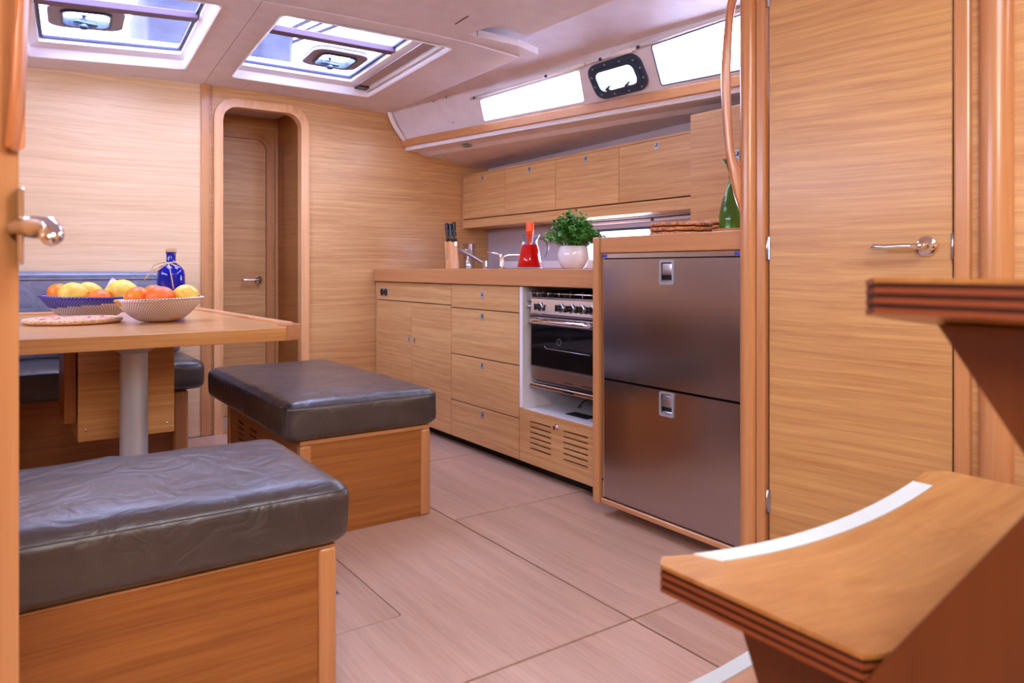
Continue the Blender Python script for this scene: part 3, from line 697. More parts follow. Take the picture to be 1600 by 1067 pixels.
# ---- stove
st = thing('stove', 'stainless steel marine gas stove with dark glass oven door in the white recess', 'stove', (2.05, 2.50, .42))
SY0, SY1 = 2.278, 2.735
bx('body', 2.045, 2.50, SY0+.01, SY1-.01, .43, .80, 'steeldark', st)
mb = MB(); mb.prism([(2.020, SY0, .745), (2.020, SY1, .745), (2.028, SY1, .812), (2.028, SY0, .812)], (.03, 0, 0)).build('control_panel', 'steelp', st)
cp = st.children[-1]
for y in (2.668, 2.515, 2.443, 2.375, 2.31):
    mb = MB(); mb.lathe([(.021, -.0005), (.021, -.003), (.017, -.005), (0, -.005)], (2.023, y, .777), 20, 'x'); k = mb.build('dial_ring', 'satin', cp, smooth='auto')
    mb = MB(); mb.lathe([(.014, -.004), (.0135, -.022), (.010, -.026), (0, -.026)], (2.023, y, .777), 12, 'x'); mb.box(1.992, 2.0, y-.0045, y+.0045, .762, .792, .002, 1); mb.build('knob', 'black', cp, smooth='auto')
bx('trim_bar', 2.016, 2.05, SY0, SY1, .736, .744, 'steelp', st)
od = bx('oven_door', 2.028, 2.05, SY0, SY1, .498, .730, 'steelp', st)
MB().box(2.022, 2.029, SY0+.002, SY1-.002, .503, .695, .002, 1).build('oven_glass', 'ovenglass', od)
MB().tube([(2.022, SY1-.02, .712), (2.004, SY1-.025, .712), (1.998, SY1-.06, .712), (1.996, 2.5, .712), (1.998, SY0+.06, .712), (2.004, SY0+.025, .712), (2.022, SY0+.02, .712)], [.010, .011, .012, .012, .012, .011, .010], 12).build('handle', 'chrome', od, smooth=True)
mb = MB(); mb.tube([(2.021, 2.62, .590), (2.021, 2.44, .588), (2.021, 2.32, .587)], .0015, 6); mb.tube([(2.021, 2.62, .590), (2.021, 2.63, .60)], .0015, 6); mb.build('rack_edge', 'satin', od)
MB().lathe([(.0125, -.0004), (.0135, -.0008), (.0145, -.0004)], (2.0215, 2.525, .625), 24, 'x').build('emblem', 'satin', od)
MB().box(2.03, 2.05, SY0, SY1, .438, .494, .002, 1).build('lower_drawer', 'coppersteel', st)
for (y0, y1) in ((2.50, 2.44), (2.38, 2.31)): MB().box(2.0285, 2.031, y1, y0, .448, .451).build('vent_slot', 'black', st)
bx('foot_rail', 2.015, 2.045, SY0, SY1, .405, .424, 'steelp', st, .004, 2)
MB().box(2.0135, 2.016, 2.42, 2.485, .408, .420, .001, 1).build('rail_badge', 'black', st)
# hob with pan supports and fiddle rail
bx('hob', 2.03, 2.48, SY0, SY1, .812, .822, 'steelp', st)
mb = MB()
for x in (2.13, 2.25, 2.36): mb.tube([(x, SY0+.02, .845), (x, SY1-.02, .845)], .004, 6)
for k in range(6):
    y = SY0+.05+k*.07; mb.tube([(2.06, y, .822), (2.07, y, .846), (2.12, y, .846), (2.42, y, .846), (2.43, y, .822)], .004, 6)
mb.build('pan_support', 'black', st, smooth=True)
mb = MB(); mb.tube([(2.042, SY0+.004, .838), (2.042, SY1-.004, .838)], .004, 8)
for k in range(6): mb.tube([(2.042, SY0+.03+k*.08, .820), (2.040, SY0+.03+k*.08, .846), (2.06, SY0+.03+k*.08, .852)], .0035, 6)
mb.build('fiddle_rail', 'chrome', st, smooth=True)
for (x, y) in ((2.14, 2.6), (2.14, 2.4), (2.34, 2.5)):
    MB().lathe([(.035, .822), (.035, .832), (.025, .836), (0, .836)], (x, y, 0), 20).build('burner', 'black', st)
mb = MB(); mb.box(2.02, 2.07, SY1-.004, SY1+.034, .80, .845, .003, 1); mb.build('gimbal_bracket', 'satin', st)
MB().tube([(2.022, SY1-.01, .777), (2.010, SY1+.012, .777)], .004, 8).build('lock_pin', 'satin', st)
# ---- worktop
wt = bx('worktop', 1.985, 2.865, 2.151, 4.405, .870, .950, 'solid_y', None, .004, 2)
tag(wt, 'long solid oak galley worktop between the forward bulkhead and refrigerator cabinet', 'worktop')
MB().box(1.998, 2.02, 2.151, 4.40, .8665, .871).build('edge_lip', 'dark', wt)
# ---- refrigerator housing and refrigerator
hc = thing('refrigerator_housing', 'oak housing framing the steel refrigerator, with a flat top shelf', 'cabinet', (2.0, 1.78, .05))
bx('side_panel', 1.885, 2.86, 2.1125, 2.1475, .047, 1.072, 'solid_z', hc, .005, 2)
bx('top_board', 1.893, 1.915, 1.4535, 2.1115, 1.010, 1.071, 'solid_y', hc, .003, 2)
bx('top_shelf', 1.915, 2.86, 1.4535, 2.1115, 1.045, 1.068, 'oak_y', hc)
bx('bottom_board', 1.893, 2.5, 1.4535, 2.1115, .050, .070, 'solid_y', hc, .003, 1)
bx('toe_kick', 2.05, 2.07, 1.44, 2.1475, 0, .05, 'dark', hc)
rf = thing('refrigerator', 'brushed steel two-drawer refrigerator below the oak shelf', 'refrigerator', (2.0, 1.78, .07))
bx('body', 1.93, 2.5, 1.457, 2.109, .075, 1.006, 'black', rf)
mb = MB(); mb.box(1.899, 1.935, 1.4545, 2.1105, .990, 1.0085, .001, 1); mb.box(1.899, 1.935, 2.0965, 2.1105, .072, .990, .001, 1)
fl_ = mb.build('flange', 'steelp', rf)
for y in (2.093, 1.472): MB().box(1.8985, 1.9, y-.016, y+.016, .9935, 1.0045, .0008, 1).build('badge', 'bluelabel', fl_)
MB().lathe([(0, -.002), (.004, -.002), (.005, 0)], (1.899, 2.1035, .14), 8, 'x').build('screw', 'black', fl_)
for (z0, z1, lz0, nm) in ((.5335, .986, .895, 0), (.078, .5255, .437, 1)):
    ly0, ly1 = 1.735, 1.802; lz1 = lz0+.085
    dr = plate_mb([(-2.0915, z0), (-1.4575, z0), (-1.4575, z1), (-2.0915, z1)], [rrect(-(ly0+ly1)/2, (lz0+lz1)/2, .029, .038, .006, 3)], .02, basis((1.905, 0, 0), (0, -1, 0), (0, 0, 1))).build('drawer_front', 'steel', rf)
    fm = plate_mb(rrect(-(ly0+ly1)/2, (lz0+lz1)/2, .033, .0425, .006, 3), [rrect(-(ly0+ly1)/2, (lz0+lz1)/2, .026, .035, .008, 3)], .006, basis((1.893, 0, 0), (0, -1, 0), (0, 0, 1))); fm.build('latch_frame', 'alu', dr)
    yc = (ly0+ly1)/2
    MB().box(1.912, 1.916, ly0, ly1, lz0, lz1).build('latch_recess', 'blackrubber', dr)
    MB().box(1.894, 1.902, yc-.024, yc+.024, lz0+.032, lz1-.010, .004, 3).build('latch_flap', 'satin', dr, smooth='auto')
    MB().box(1.897, 1.911, yc-.026, yc+.026, lz0+.006, lz0+.016, .002, 1).build('latch_lip', 'satin', dr)
# ---- upper lockers
ul = thing('wall_locker', 'long row of four oak wall lockers hanging above the galley worktop', 'cabinet', (2.66, 3.35, 1.23))
LX = 2.66
bx('carcass', LX+.019, 2.86, 2.312, 4.40, 1.25, 1.590, 'carcass', ul)
bx('top_panel', LX, 2.86, 2.312, 4.40, 1.590, 1.602, 'oak_y', ul, .001)
bx('bottom_rail', LX+.003, LX+.022, 2.312, 4.40, 1.233, 1.290, 'oak_y', ul)
bx('bottom_panel', LX+.022, 2.86, 2.312, 4.40, 1.233, 1.25, 'oak_y', ul)
bx('end_trim', LX-.002, LX+.02, 4.394, 4.402, 1.233, 1.602, 'solid_z', ul)
for (y0, y1, ly) in ((3.879, 4.392, 4.145), (3.357, 3.876, 3.614), (2.823, 3.354, 3.087), (2.3125, 2.820, 2.552)):
    d = bx('door', LX, LX+.018, y0, y1, 1.2965, 1.5885, 'oak_y', ul, .0012); latch(d, LX, ly, 1.560, 1.05)
tl = thing('tall_locker', 'taller plain oak locker above the refrigerator shelf, behind the green bottle', 'cabinet', (2.66, 1.9, 1.07))
bx('carcass', LX-.009, 2.86, 1.46, 2.309, 1.074, 1.662, 'carcass', tl)
d = bx('door', LX-.030, LX-.010, 1.455, 2.3095, 1.0735, 1.664, 'oak_y', tl); latch(d, LX-.030, 2.045, 1.448, 1.05)

# ---- benches and settee
def cushion(name, x0, x1, y0, y1, z0, z1, m, parent, r=.035, crown=.012, wr=.009, n=46, seed=0, soft=0):
    bm = bmesh.new(); me = bpy.data.meshes.new(name)
    lx, ly, lz = x1-x0, y1-y0, z1-z0
    L_ = max(lx, ly); nx, ny, nz = max(6, int(n*lx/L_)), max(6, int(n*ly/L_)), 10
    vd = {}
    c0 = Vector(((x0+x1)/2, (y0+y1)/2, (z0+z1)/2))
    def f_(i, N): # denser near ends
        t = i/N; return .5-.5*math.cos(PI*t) if False else t+0.0*t
    def vert(i, j, k):
        key = (i, j, k)
        if key in vd: return vd[key]
        def e(t, N, L): # clustering toward edges so that the rounding is smooth
            u = t/N; u = u + .35*math.sin(2*PI*u)/(-2*PI)*1.6
            return (u-.5)*L
        p = Vector((e(i, nx, lx), e(j, ny, ly), e(k, nz, lz)))
        h = Vector((lx/2-r, ly/2-r, lz/2-r*.8))
        q = Vector((max(-h.x, min(h.x, p.x)), max(-h.y, min(h.y, p.y)), max(-h.z, min(h.z, p.z))))
        d = p-q
        if d.length > 1e-6:
            dn = d.normalized(); p = q+Vector((dn.x*r, dn.y*r, dn.z*r*.8))
        u, v = p.x/(lx/2), p.y/(ly/2)
        edge = max(0, 1-abs(u)**4)*max(0, 1-abs(v)**4)
        if p.z > 0: p.z += crown*edge
        wp = (p+c0)*1.0+Vector((seed, 0, 0))
        nn = noise.noise(wp*7)*.6+noise.noise(Vector((wp.x*14+wp.y*9, wp.y*16-wp.x*7, wp.z*10)))*.35
        rid = (1-abs(noise.noise(Vector((wp.x*10+wp.y*5, wp.y*11, wp.z*6)))*2))**3
        if p.z > lz*.3: p.z += wr*(nn+.55*rid)*min(1, edge*2+.15)
        else:
            o = Vector((p.x/lx, p.y/ly, 0)); p += o*wr*1.6*nn
        if k > 0 and k < nz: # side bulge
            b_ = math.sin(PI*k/nz)*.006
            if i in (0, nx): p.x += b_*(1 if i else -1)
            if j in (0, ny): p.y += b_*(1 if j else -1)
        vd[key] = bm.verts.new(p+c0); return vd[key]
    def quad(a, b, c, d):
        f = bm.faces.new((vert(*a), vert(*b), vert(*c), vert(*d))); f.smooth = True
    for i in range(nx):
        for j in range(ny):
            for k in (0, nz): quad((i,j,k), (i+1,j,k), (i+1,j+1,k), (i,j+1,k))
        for k in range(nz):
            for j in (0, ny): quad((i,j,k), (i+1,j,k), (i+1,j,k+1), (i,j,k+1))
    for j in range(ny):
        for k in range(nz):
            for i in (0, nx): quad((i,j,k), (i,j+1,k), (i,j+1,k+1), (i,j,k+1))
    mb = MB(); mb.bm.free(); mb.bm = bm
    o = mb.build(name, m, parent)
    # double seam along the top edge
    for dz, q in ((-.012, .0), (-.020, .0005)):
        lp = rrect((x0+x1)/2, (y0+y1)/2, lx/2+.0012+q, ly/2+.0012+q, r, 6)
        mb = MB(); mb.tube([(x, y, z1+dz-.006+.0015*noise.noise(Vector((x*9, y*9, 0)))) for x, y in lp], .0016, 6, closed=True)
        mb.build('seam', 'piping', o, smooth=True)
    return o
def bench(name, label, x0, x1, y0, y1, cx0, cx1, cy0, cy1, h, m='dark_x', vents=None, seed=0, rim=.016):
    t = thing(name, label, 'bench', ((x0+x1)/2, (y0+y1)/2, 0))
    bx('aft_panel', x0+.02, x1-.04, y0, y0+.018, 0, h-rim, m, t)
    bx('front_panel', x0+.02, x1-.04, y1-.018, y1, 0, h-rim, m, t)
    bx('side_panel', x1-.020, x1-.004, y0+.035, y1-.035, 0, h-rim, 'dark_y', t)
    bx('top_board', x0, x1, y0-.001, y1+.001, h-rim, h, 'solid_x', t, .003, 1)
    for (px, py) in ((x1-.040, y0-.004), (x1-.040, y1-.036), (x0-.002, y0-.004), (x0-.002, y1-.036)):
        MB().box(px, px+.042, py, py+.040, 0, h-rim+.001, .010, 4).build('corner_post', 'solid_z', t, smooth='auto')
    if vents:
        holes = [rrect(-yc, z, .05, .005, .0045, 2) for yc in vents for z in [.13+.025*k for k in range(7)]]
        plate_mb([(-y1+.03, 0), (-y0-.03, 0), (-y0-.03, h-rim), (-y1+.03, h-rim)], holes, .016, basis((x0+.012, 0, 0), (0, -1, 0), (0, 0, 1))).build('slotted_panel', 'dark_y', t)
        bx('panel_backing', x0+.03, x0+.034, y0+.05, y1-.05, .02, h-.03, 'dark', t)
    else: bx('side_panel', x0+.004, x0+.020, y0+.035, y1-.035, 0, h-rim, 'dark_y', t)
    cushion('cushion', cx0, cx1, cy0, cy1, h+.001, h+.139, 'leather', t, seed=seed)
    return t
bench('bench', 'free-standing oak bench with dark leather cushion between table and galley', .855, 1.365, 2.505, 3.50, .80, 1.39, 2.485, 3.64, .347, vents=(3.10, 3.29), seed=3)
bench('bench', 'nearest oak bench with long dark leather cushion, at the aft end of the table', -1.45, .603, 1.535, 2.02, -1.5, .628, 1.515, 2.045, .347, seed=9, rim=.004)
se = thing('settee', 'oak settee with dark leather seat and grey backrest against the forward bulkhead', 'sofa', (-.3, 4.15, 0))
bx('base', -1.4, .735, 3.97, 4.39, 0, .345, 'dark_x', se)
MB().box(.70, .775, 3.93, 4.0, 0, .345, .02, 4).build('corner_post', 'solid_z', se, smooth='auto')
bx('side_panel', .735, .75, 4.0, 4.39, 0, .345, 'dark_y', se)
cushion('seat_cushion', -1.45, .84, 3.90, 4.385, .347, .492, 'leather', se, seed=5)
def upright(name, x0, x1, y0, y1, z0, z1, parent, r=.03):
    o = cushion(name, x0, x1, y0, y1, z0, z1, 'leatherblue', parent, r=r, crown=.004, wr=.003, seed=12)
    return o
upright('backrest', -1.4, .80, 4.255, 4.40, .497, .934, se)
MB().tube([(-1.38, 4.251, .895), (.77, 4.251, .895)], .0025, 6).build('piping', 'piping', se)

# ---- table
tb = thing('saloon_table', 'oak saloon table on a thick silver pedestal, set with fruit baskets', 'table', (.2, 3.2, 0))
tp = [(-.95, 2.53), (.815, 2.53), (.872, 2.565), (.815, 3.86), (-.95, 3.86)]
MB().prism([(x, y, .700) for x, y in tp], (0, 0, .047), .003).build('tabletop', 'table_x', tb)
MB().prism([(.815, 2.527, .699), (.876, 2.562, .699), (.872, 2.66, .699), (.812, 2.62, .699)], (0, 0, .056), .003).build('corner_block', 'solid_y', tb)
MB().prism([(.842, 2.64, .745), (.873, 2.64, .745), (.819, 3.865, .745), (.788, 3.865, .745)], (0, 0, .013), .004).build('fiddle', 'pale_x', tb)
MB().box(-.95, .79, 3.838, 3.865, .745, .758, .004, 2).build('fiddle', 'pale_x', tb)
MB().lathe([(.045, 0), (.045, .655), (.075, .675), (.125, .699), (0, .6995)], (.385, 2.87, 0), 40).build('pedestal', 'pedestal', tb, smooth='auto')
MB().lathe([(0, .012), (.11, .012), (.125, .006), (.127, 0)], (.385, 2.87, 0), 40).build('foot_flange', 'pedestal', tb, smooth='auto')
bp_ = bx('centre_box', .225, .54, 3.0, 3.30, .335, .70, 'table_x', tb, .002)
for x, z in ((.25, .375), (.515, .37)): MB().lathe([(0, -.001), (.004, -.001), (.005, 0)], (x, 3.0, z), 8, 'y').build('screw', 'satin', bp_)
bx('box_side', .185, .222, 3.02, 3.30, .40, .70, 'dark_z', tb, .002)

# ---- companionway steps
stp = thing('companionway_steps', 'companionway ladder of dished plywood treads with white grip strips, right foreground', 'stairs', (.93, .35, 0))
def dish(x): return .026*(((x-.93)/.33)**2-1)
def tread(z, y0, y1, strip=True):
    X0, X1, ch = .60, 1.26, .022
    th = .030; nl = 7
    root = None
    def ring(zoff):
        pts = []; N_ = 28
        fr_ = []
        for i in range(N_+1):
            x = X0+(X1-X0)*i/N_
            f = y1-max(0, ch-(x-X0))-max(0, ch-(X1-x))-.012*(1-((x-.93)/.33)**2)
            b_ = y0+max(0, .006-(x-X0))+max(0, .006-(X1-x))
            fr_.append((x, f, b_))
        return fr_
    fr_ = ring(0)
    mb = MB(); bm = mb.bm
    for l in range(nl):
        zt = -th*l/nl; zb = -th*(l+1)/nl
        mi = 0 if l == 0 else (1 if l % 2 else 2)
        ins = 0 if mi != 1 else .0012
        T_ = [[bm.verts.new((x+(ins if i == 0 else -ins if i == len(fr_)-1 else 0), f-ins, z+dish(x)+zt)), bm.verts.new((x+(ins if i == 0 else -ins if i == len(fr_)-1 else 0), b_+ins, z+dish(x)+zt))] for i, (x, f, b_) in enumerate(fr_)]
        B_ = [[bm.verts.new((v.co.x, v.co.y, v.co.z+zb-zt)) for v in pr] for pr in T_]
        for i in range(len(fr_)-1):
            for f in ((T_[i][0], T_[i][1], T_[i+1][1], T_[i+1][0]), (B_[i][1], B_[i][0], B_[i+1][0], B_[i+1][1]),
                      (T_[i][0], T_[i+1][0], B_[i+1][0], B_[i][0]), (T_[i+1][1], T_[i][1], B_[i][1], B_[i+1][1])):
                q = bm.faces.new(f); q.material_index = 0 if (l == nl-1 and f[0] is B_[i][1]) else mi
        for i in (0, len(fr_)-1):
            q = bm.faces.new((T_[i][0], T_[i][1], B_[i][1], B_[i][0])); q.material_index = mi
    t = mb.build('tread', ['stepwood', 'plydark', 'plylight'], stp)
    if strip:
        mb = MB(); bm = mb.bm; rows = []
        for i in range(31):
            x = .672+(1.188-.672)*i/30
            f = y1-.012*(1-((x-.93)/.33)**2)-.0015
            zz = z+dish(x)+.0012
            dx = .020*(1 if i == 0 else 0)
            rows.append((bm.verts.new((x, f, zz)), bm.verts.new((x+dx, f-.030, zz)), bm.verts.new((x+dx, f-.030, zz-.001)), bm.verts.new((x, f, zz-.001))))
        for a, b_ in zip(rows, rows[1:]):
            for k in range(4): bm.faces.new((a[k], a[(k+1) % 4], b_[(k+1) % 4], b_[k]))
        bm.faces.new(rows[0]); bm.faces.new(rows[-1][::-1])
        mb.build('grip_strip', 'strip', t)
    return t
SZ = ((.943, .100, .350), (.622, .332, .592), (.302, .566, .822))
for z, y0, y1 in SZ: tread(z, y0, y1)
# triangular side brackets under each tread and the sloping back board
def bline(z): return .238+(.76-z)/1.467       # y of back board at height z
for (z, y0, y1), (yf, zl, yl) in zip(SZ, ((.303, .118, .205), (.512, .135, .452), (.742, .12, .69))):
    for x in (.655, 1.185):
        zz = z-.032+dish(x)
        yb = bline(zz)
        pts = [(x, yb-.01, zz), (x, yf, zz), (x, bline(zz-zl)+.004, zz-zl), (x, bline(zz-zl)-.01, zz-zl)]
        MB().prism(pts, (.02, 0, 0)).build('bracket', 'stepdark', stp)
for x in (.6035, 1.2365):
    MB().prism([(x, bline(0)-.009, 0), (x, bline(.905)-.009, .905), (x, -.15, .905), (x, -.15, 0)], (.02, 0, 0), .002).build('side_panel', 'stepdark', stp)
zb0, zb1 = .01, .90
MB().prism([(.624, bline(zb0)-.010, zb0), (.624, bline(zb1)-.010, zb1), (.624, bline(zb1)-.030, zb1), (.624, bline(zb0)-.030, zb0)], (.612, 0, 0)).build('back_board', 'stepdark', stp)

# ---- grab handles
def grab(name, label, c, rotz, m='oakhandle', k=1.0, thick=.026):
    """bow handle; local x = standing out from the post, z up"""
    outl = [(.004, 0), (.012, .02), (.024, .06), (.038, .135), (.047, .20), (.058, .32), (.061, .40), (.058, .48), (.047, .60), (.038, .665), (.024, .74), (.012, .78), (.004, .80)]
    inl = [(0, .135), (.010, .142), (.020, .175), (.026, .22), (.0305, .30), (.033, .40), (.0305, .50), (.026, .58), (.020, .625), (.010, .658), (0, .665)]
    def smooth(p):
        for _ in range(2):
            q = [p[0]]
            for u, v in zip(p, p[1:]): q += [(u[0]*.75+v[0]*.25, u[1]*.75+v[1]*.25), (u[0]*.25+v[0]*.75, u[1]*.25+v[1]*.75)]
            p = q+[p[-1]]
        return p
    loop = [(0, 0)]+smooth(outl)+[(0, .80)]+smooth(inl)[::-1]
    loop = [(x*k, z) for x, z in loop]
    mb = MB(); mb.bm.free(); mb.bm = plate(loop, [], thick, .006); mb.bm.transform(basis((0, 0, 0), (1, 0, 0), (0, 0, 1)))
    for f in mb.bm.faces: f.smooth = True
    mb.bm.transform(Matrix.Rotation(rotz, 4, 'Z')); mb.bm.transform(Matrix.Translation(c))
    o = mb.build(name, m, None, smooth='auto'); return tag(o, label, 'handle')
grab('grab_handle', 'bow-shaped varnished grab handle on the post beside the green bottle', (1.872, 1.441, 1.128), R(138))
# ---- open cabin door at the left edge of the frame
ld = sempty('door_3', (.018, 1.086, 0), 0, 'edge of an opened oak door in the left foreground, with chrome lever')
a_ = Vector((.019, 1.10, 0)); b_ = Vector((-.42, .74, 0)); dd = (b_-a_).normalized(); nn = Vector((-dd.y, dd.x, 0)); nn = nn if nn.y > 0 else -nn
MB().prism([a_+Vector((0, 0, .01)), b_+Vector((0, 0, .01)), b_+nn*.03+Vector((0, 0, .01)), a_+nn*.03+Vector((0, 0, .01))], (0, 0, 2.0), .006).build('door_leaf', 'solid_z', ld)
mb = MB(); mb.tube([(.012, 1.085, 1.0), (.034, 1.066, 1.0)], .008, 12); mb.tube([(.020, 1.080, 1.002), (.036, 1.066, 1.001), (.048, 1.045, .999), (.050, 1.02, .990), (.046, .99, .984)], [.012, .014, .014, .013, .008], 14)
hd = mb.build('door_handle', 'chrome', ld, smooth=True)
mb = MB(); mb.box(.016, .024, 1.075, 1.10, .955, 1.05, .002, 2); mb.build('lock_plate', 'chrome', ld)
grab('grab_handle', 'blurred bow-shaped grab handle at the upper left edge of the frame', (.014, 1.085, 1.095), R(-35), 'oakhandle', .34, .022)

# ================================================================== THINGS ON THE WORKTOP
ZW = .950
kb = thing('knife_block', 'pale wooden knife block at the far left end of the worktop', 'knife block', (2.30, 3.92, ZW))
mb = MB(); mb.prism([(2.272, 3.90, ZW), (2.328, 3.90, ZW), (2.328, 3.965, ZW), (2.272, 3.965, ZW)], (0, 0, .05), .003)
mb.prism([(2.273, 3.902, ZW+.045), (2.327, 3.902, ZW+.045), (2.327, 3.963, ZW+.045), (2.273, 3.963, ZW+.045)], (-.004, .015, .125), .003)
mb.build('block', 'pale_z', kb)
for i, (x, y, h) in enumerate(((2.276, 3.940, .155), (2.292, 3.922, .150), (2.314, 3.915, .165))):
    k = thing('kitchen_knife', ('black-handled knife in the block, leftmost', 'black-handled knife in the block, middle of the three', 'black-handled knife in the block, rightmost and tallest')[i], 'knife', (x, y, ZW+.165), 0, 'knives in the wooden block')
    mb = MB(); mb.tube([(x, y, ZW+.168), (x-.001, y+.004, ZW+.19), (x-.003, y+.010, ZW+.24), (x-.004, y+.014, ZW+.168+h*.72), (x-.004, y+.015, ZW+.168+h*.74)], [.011, .0095, .012, .013, .006], 10)
    mb.build('handle', 'black', k, smooth=True)
    mb = MB(); mb.box(x-.009, x+.009, y-.001, y+.001, ZW+.06, ZW+.170); mb.build('blade', 'satin', k)
    for zz in (.195, .235): MB().lathe([(0, -.0125), (.003, -.0125), (.003, -.009)], (x-.002, y+.004, ZW+zz), 8, 'y').build('rivet', 'satin', k)
f1 = thing('kitchen_faucet', 'chrome single-lever faucet with a raised slanting spout beside the knife block', 'faucet', (2.52, 3.90, ZW))
MB().lathe([(.026, 0), (.026, .006), (.018, .012), (.017, .05), (0, .055)], (2.52, 3.90, ZW), 20).build('base', 'chrome', f1, smooth='auto')
P_ = [(2.52, 3.90, ZW+.03), (2.495, 3.925, ZW+.055), (2.44, 3.975, ZW+.095), (2.40, 4.01, ZW+.122), (2.375, 4.035, ZW+.133), (2.352, 4.052, ZW+.131)]
MB().tube(P_, [.012, .012, .013, .013, .013, .012], 12).build('spout', 'satin', f1, smooth=True)
MB().lathe([(.016, -.022), (.017, -.018), (.017, .012), (.012, .018), (0, .018)], (2.350, 4.054, ZW+.125), 16).build('nozzle', 'satin', f1, smooth='auto')
f2 = thing('kitchen_faucet', 'smaller chrome faucet with an arched spout and side lever, left of the red jug', 'faucet', (2.50, 3.68, ZW))
MB().lathe([(.024, 0), (.024, .006), (.017, .010), (.017, .07), (.019, .075), (.014, .088), (0, .09)], (2.50, 3.68, ZW), 20).build('body', 'chrome', f2, smooth='auto')
MB().tube([(2.50, 3.68, ZW+.082), (2.48, 3.70, ZW+.093), (2.44, 3.745, ZW+.105)], [.006, .005, .007], 10).build('lever', 'chrome', f2, smooth=True)
MB().tube([(2.50, 3.68, ZW+.055), (2.51, 3.66, ZW+.075), (2.525, 3.635, ZW+.083), (2.58, 3.565, ZW+.083), (2.592, 3.55, ZW+.076), (2.597, 3.543, ZW+.060), (2.597, 3.543, ZW+.02)], .0085, 12).build('spout', 'chrome', f2, smooth=True)
gl = thing('glass_vase', 'tall clear glass cylinder standing behind the slanting faucet', 'vase', (2.62, 4.25, ZW))
MB().lathe([(0, 0), (.036, 0), (.036, .004), (.042, .17), (.0405, .17), (.034, .008), (0, .008)], (2.62, 4.25, ZW), 28).build('body', 'glass', gl, smooth='auto')
bt = thing('soap_dispenser', 'slim chrome soap dispenser behind the slanting faucet spout, near the glass vase', 'dispenser', (2.53, 4.115, ZW))
MB().lathe([(.020, 0), (.022, .01), (.020, .05), (.010, .068), (.008, .10), (0, .103)], (2.53, 4.115, ZW), 18).build('bottle', 'chrome', bt, smooth='auto')
MB().tube([(2.53, 4.115, ZW+.10), (2.53, 4.115, ZW+.125), (2.505, 4.135, ZW+.125)], .004, 8).build('pump', 'chrome', bt, smooth=True)
# jug of red drink
jx, jy = 2.30, 3.12
jg = thing('glass_jug', 'clear glass jug of red drink with an orange stopper and glass handle', 'jug', (jx, jy, ZW))
MB().lathe([(0, 0), (.066, 0), (.068, .006), (.050, .10), (.040, .135), (.041, .150), (.056, .182), (.0535, .182), (.038, .150), (.037, .135), (.047, .10), (.064, .008), (0, .007)], (jx, jy, ZW), 36).build('body', 'glass', jg, smooth='auto')
MB().lathe([(0, .008), (.0655, .009), (.0482, .10), (.0400, .127), (0, .127)], (jx, jy, ZW), 36).build('red_drink', 'reddrink', jg, smooth='auto')
hx, hy = .8192, -.5736
MB().tube([(jx+hx*a, jy+hy*a, ZW+z) for a, z in ((.050, .160), (.072, .158), (.090, .140), (.094, .110), (.086, .080), (.080, .062))], [.006, .006, .007, .007, .006, .005], 10).build('handle', 'glassclear', jg, smooth=True)
MB().lathe([(.012, .13), (.016, .165), (.020, .190), (.024, .200), (.020, .215), (.023, .232), (.018, .246), (0, .248)], (jx, jy, ZW), 20).build('stopper', 'orangeplastic', jg, smooth='auto')
# potted herb
px_, py_ = 2.30, 2.76
pl = thing('potted_herb', 'bushy green parsley in a round white pot on the worktop', 'plant', (px_, py_, ZW))
MB().lathe([(0, 0), (.048, 0), (.060, .010), (.074, .038), (.079, .066), (.074, .096), (.066, .112), (.063, .112), (.068, .096), (.066, .085), (0, .085)], (px_, py_, ZW), 40).build('pot', 'ceramic', pl, smooth='auto')
MB().lathe([(0, .088), (.067, .088), (.067, .084)], (px_, py_, ZW), 20).build('soil', 'soil', pl)
rs = random.Random(4); mb = MB(); lf = MB()
def leaf(c, d, s):
    d = d.normalized(); up = Vector((rs.uniform(-.3, .3), rs.uniform(-.3, .3), 1)).normalized(); a = d.cross(up)
    if a.length < .1: a = Vector((1, 0, 0))
    a.normalize(); n_ = a.cross(d).normalized()
    pts = [(0, 0, 0), (.35, .42, .05), (.55, .28, .02), (.8, .5, -.05), (1, .15, -.08), (1.25, 0, -.18), (1, -.15, -.08), (.8, -.5, -.05), (.55, -.28, .02), (.35, -.42, .05)]
    v = [lf.bm.verts.new(c+d*(x*s)+a*(y*s)+n_*(z*s)) for x, y, z in pts]; m0 = lf.bm.verts.new(c+d*(.6*s)+n_*(.06*s))
    mi = rs.randrange(3)
    for k in range(len(v)):
        f = lf.bm.faces.new((v[k], v[(k+1) % len(v)], m0)); f.material_index = mi
for i in range(170):
    a = rs.uniform(0, 2*PI); rr = math.sqrt(rs.random()); 
    top_ = Vector((px_+rr*.150*math.cos(a), py_+rr*.150*math.sin(a), ZW+.10+.185*(1-.55*rr*rr)*rs.uniform(.72, 1.05)-.03*rr))
    b0 = Vector((px_+rr*.045*math.cos(a), py_+rr*.045*math.sin(a), ZW+.085))
    mid = (b0+top_)/2+Vector((0, 0, .025*rr+.01))
    pts = [b0*(1-t)**2+mid*2*t*(1-t)+top_*t*t for t in (0, .25, .5, .75, 1)]
    mb.tube(pts, .0013, 4)
    for t in (.42, .6, .74, .87, 1.0):
        c = b0*(1-t)**2+mid*2*t*(1-t)+top_*t*t
        for q in range(3):
            d = Vector((rs.uniform(-1, 1), rs.uniform(-1, 1), rs.uniform(-.4, .8))); leaf(c+d*.006, d, rs.uniform(.011, .021))
mb.build('stems', 'stemgreen', pl)
lo = lf.build('foliage', ['leaf1', 'leaf2', 'leaf3'], pl); lo['kind'] = 'stuff'
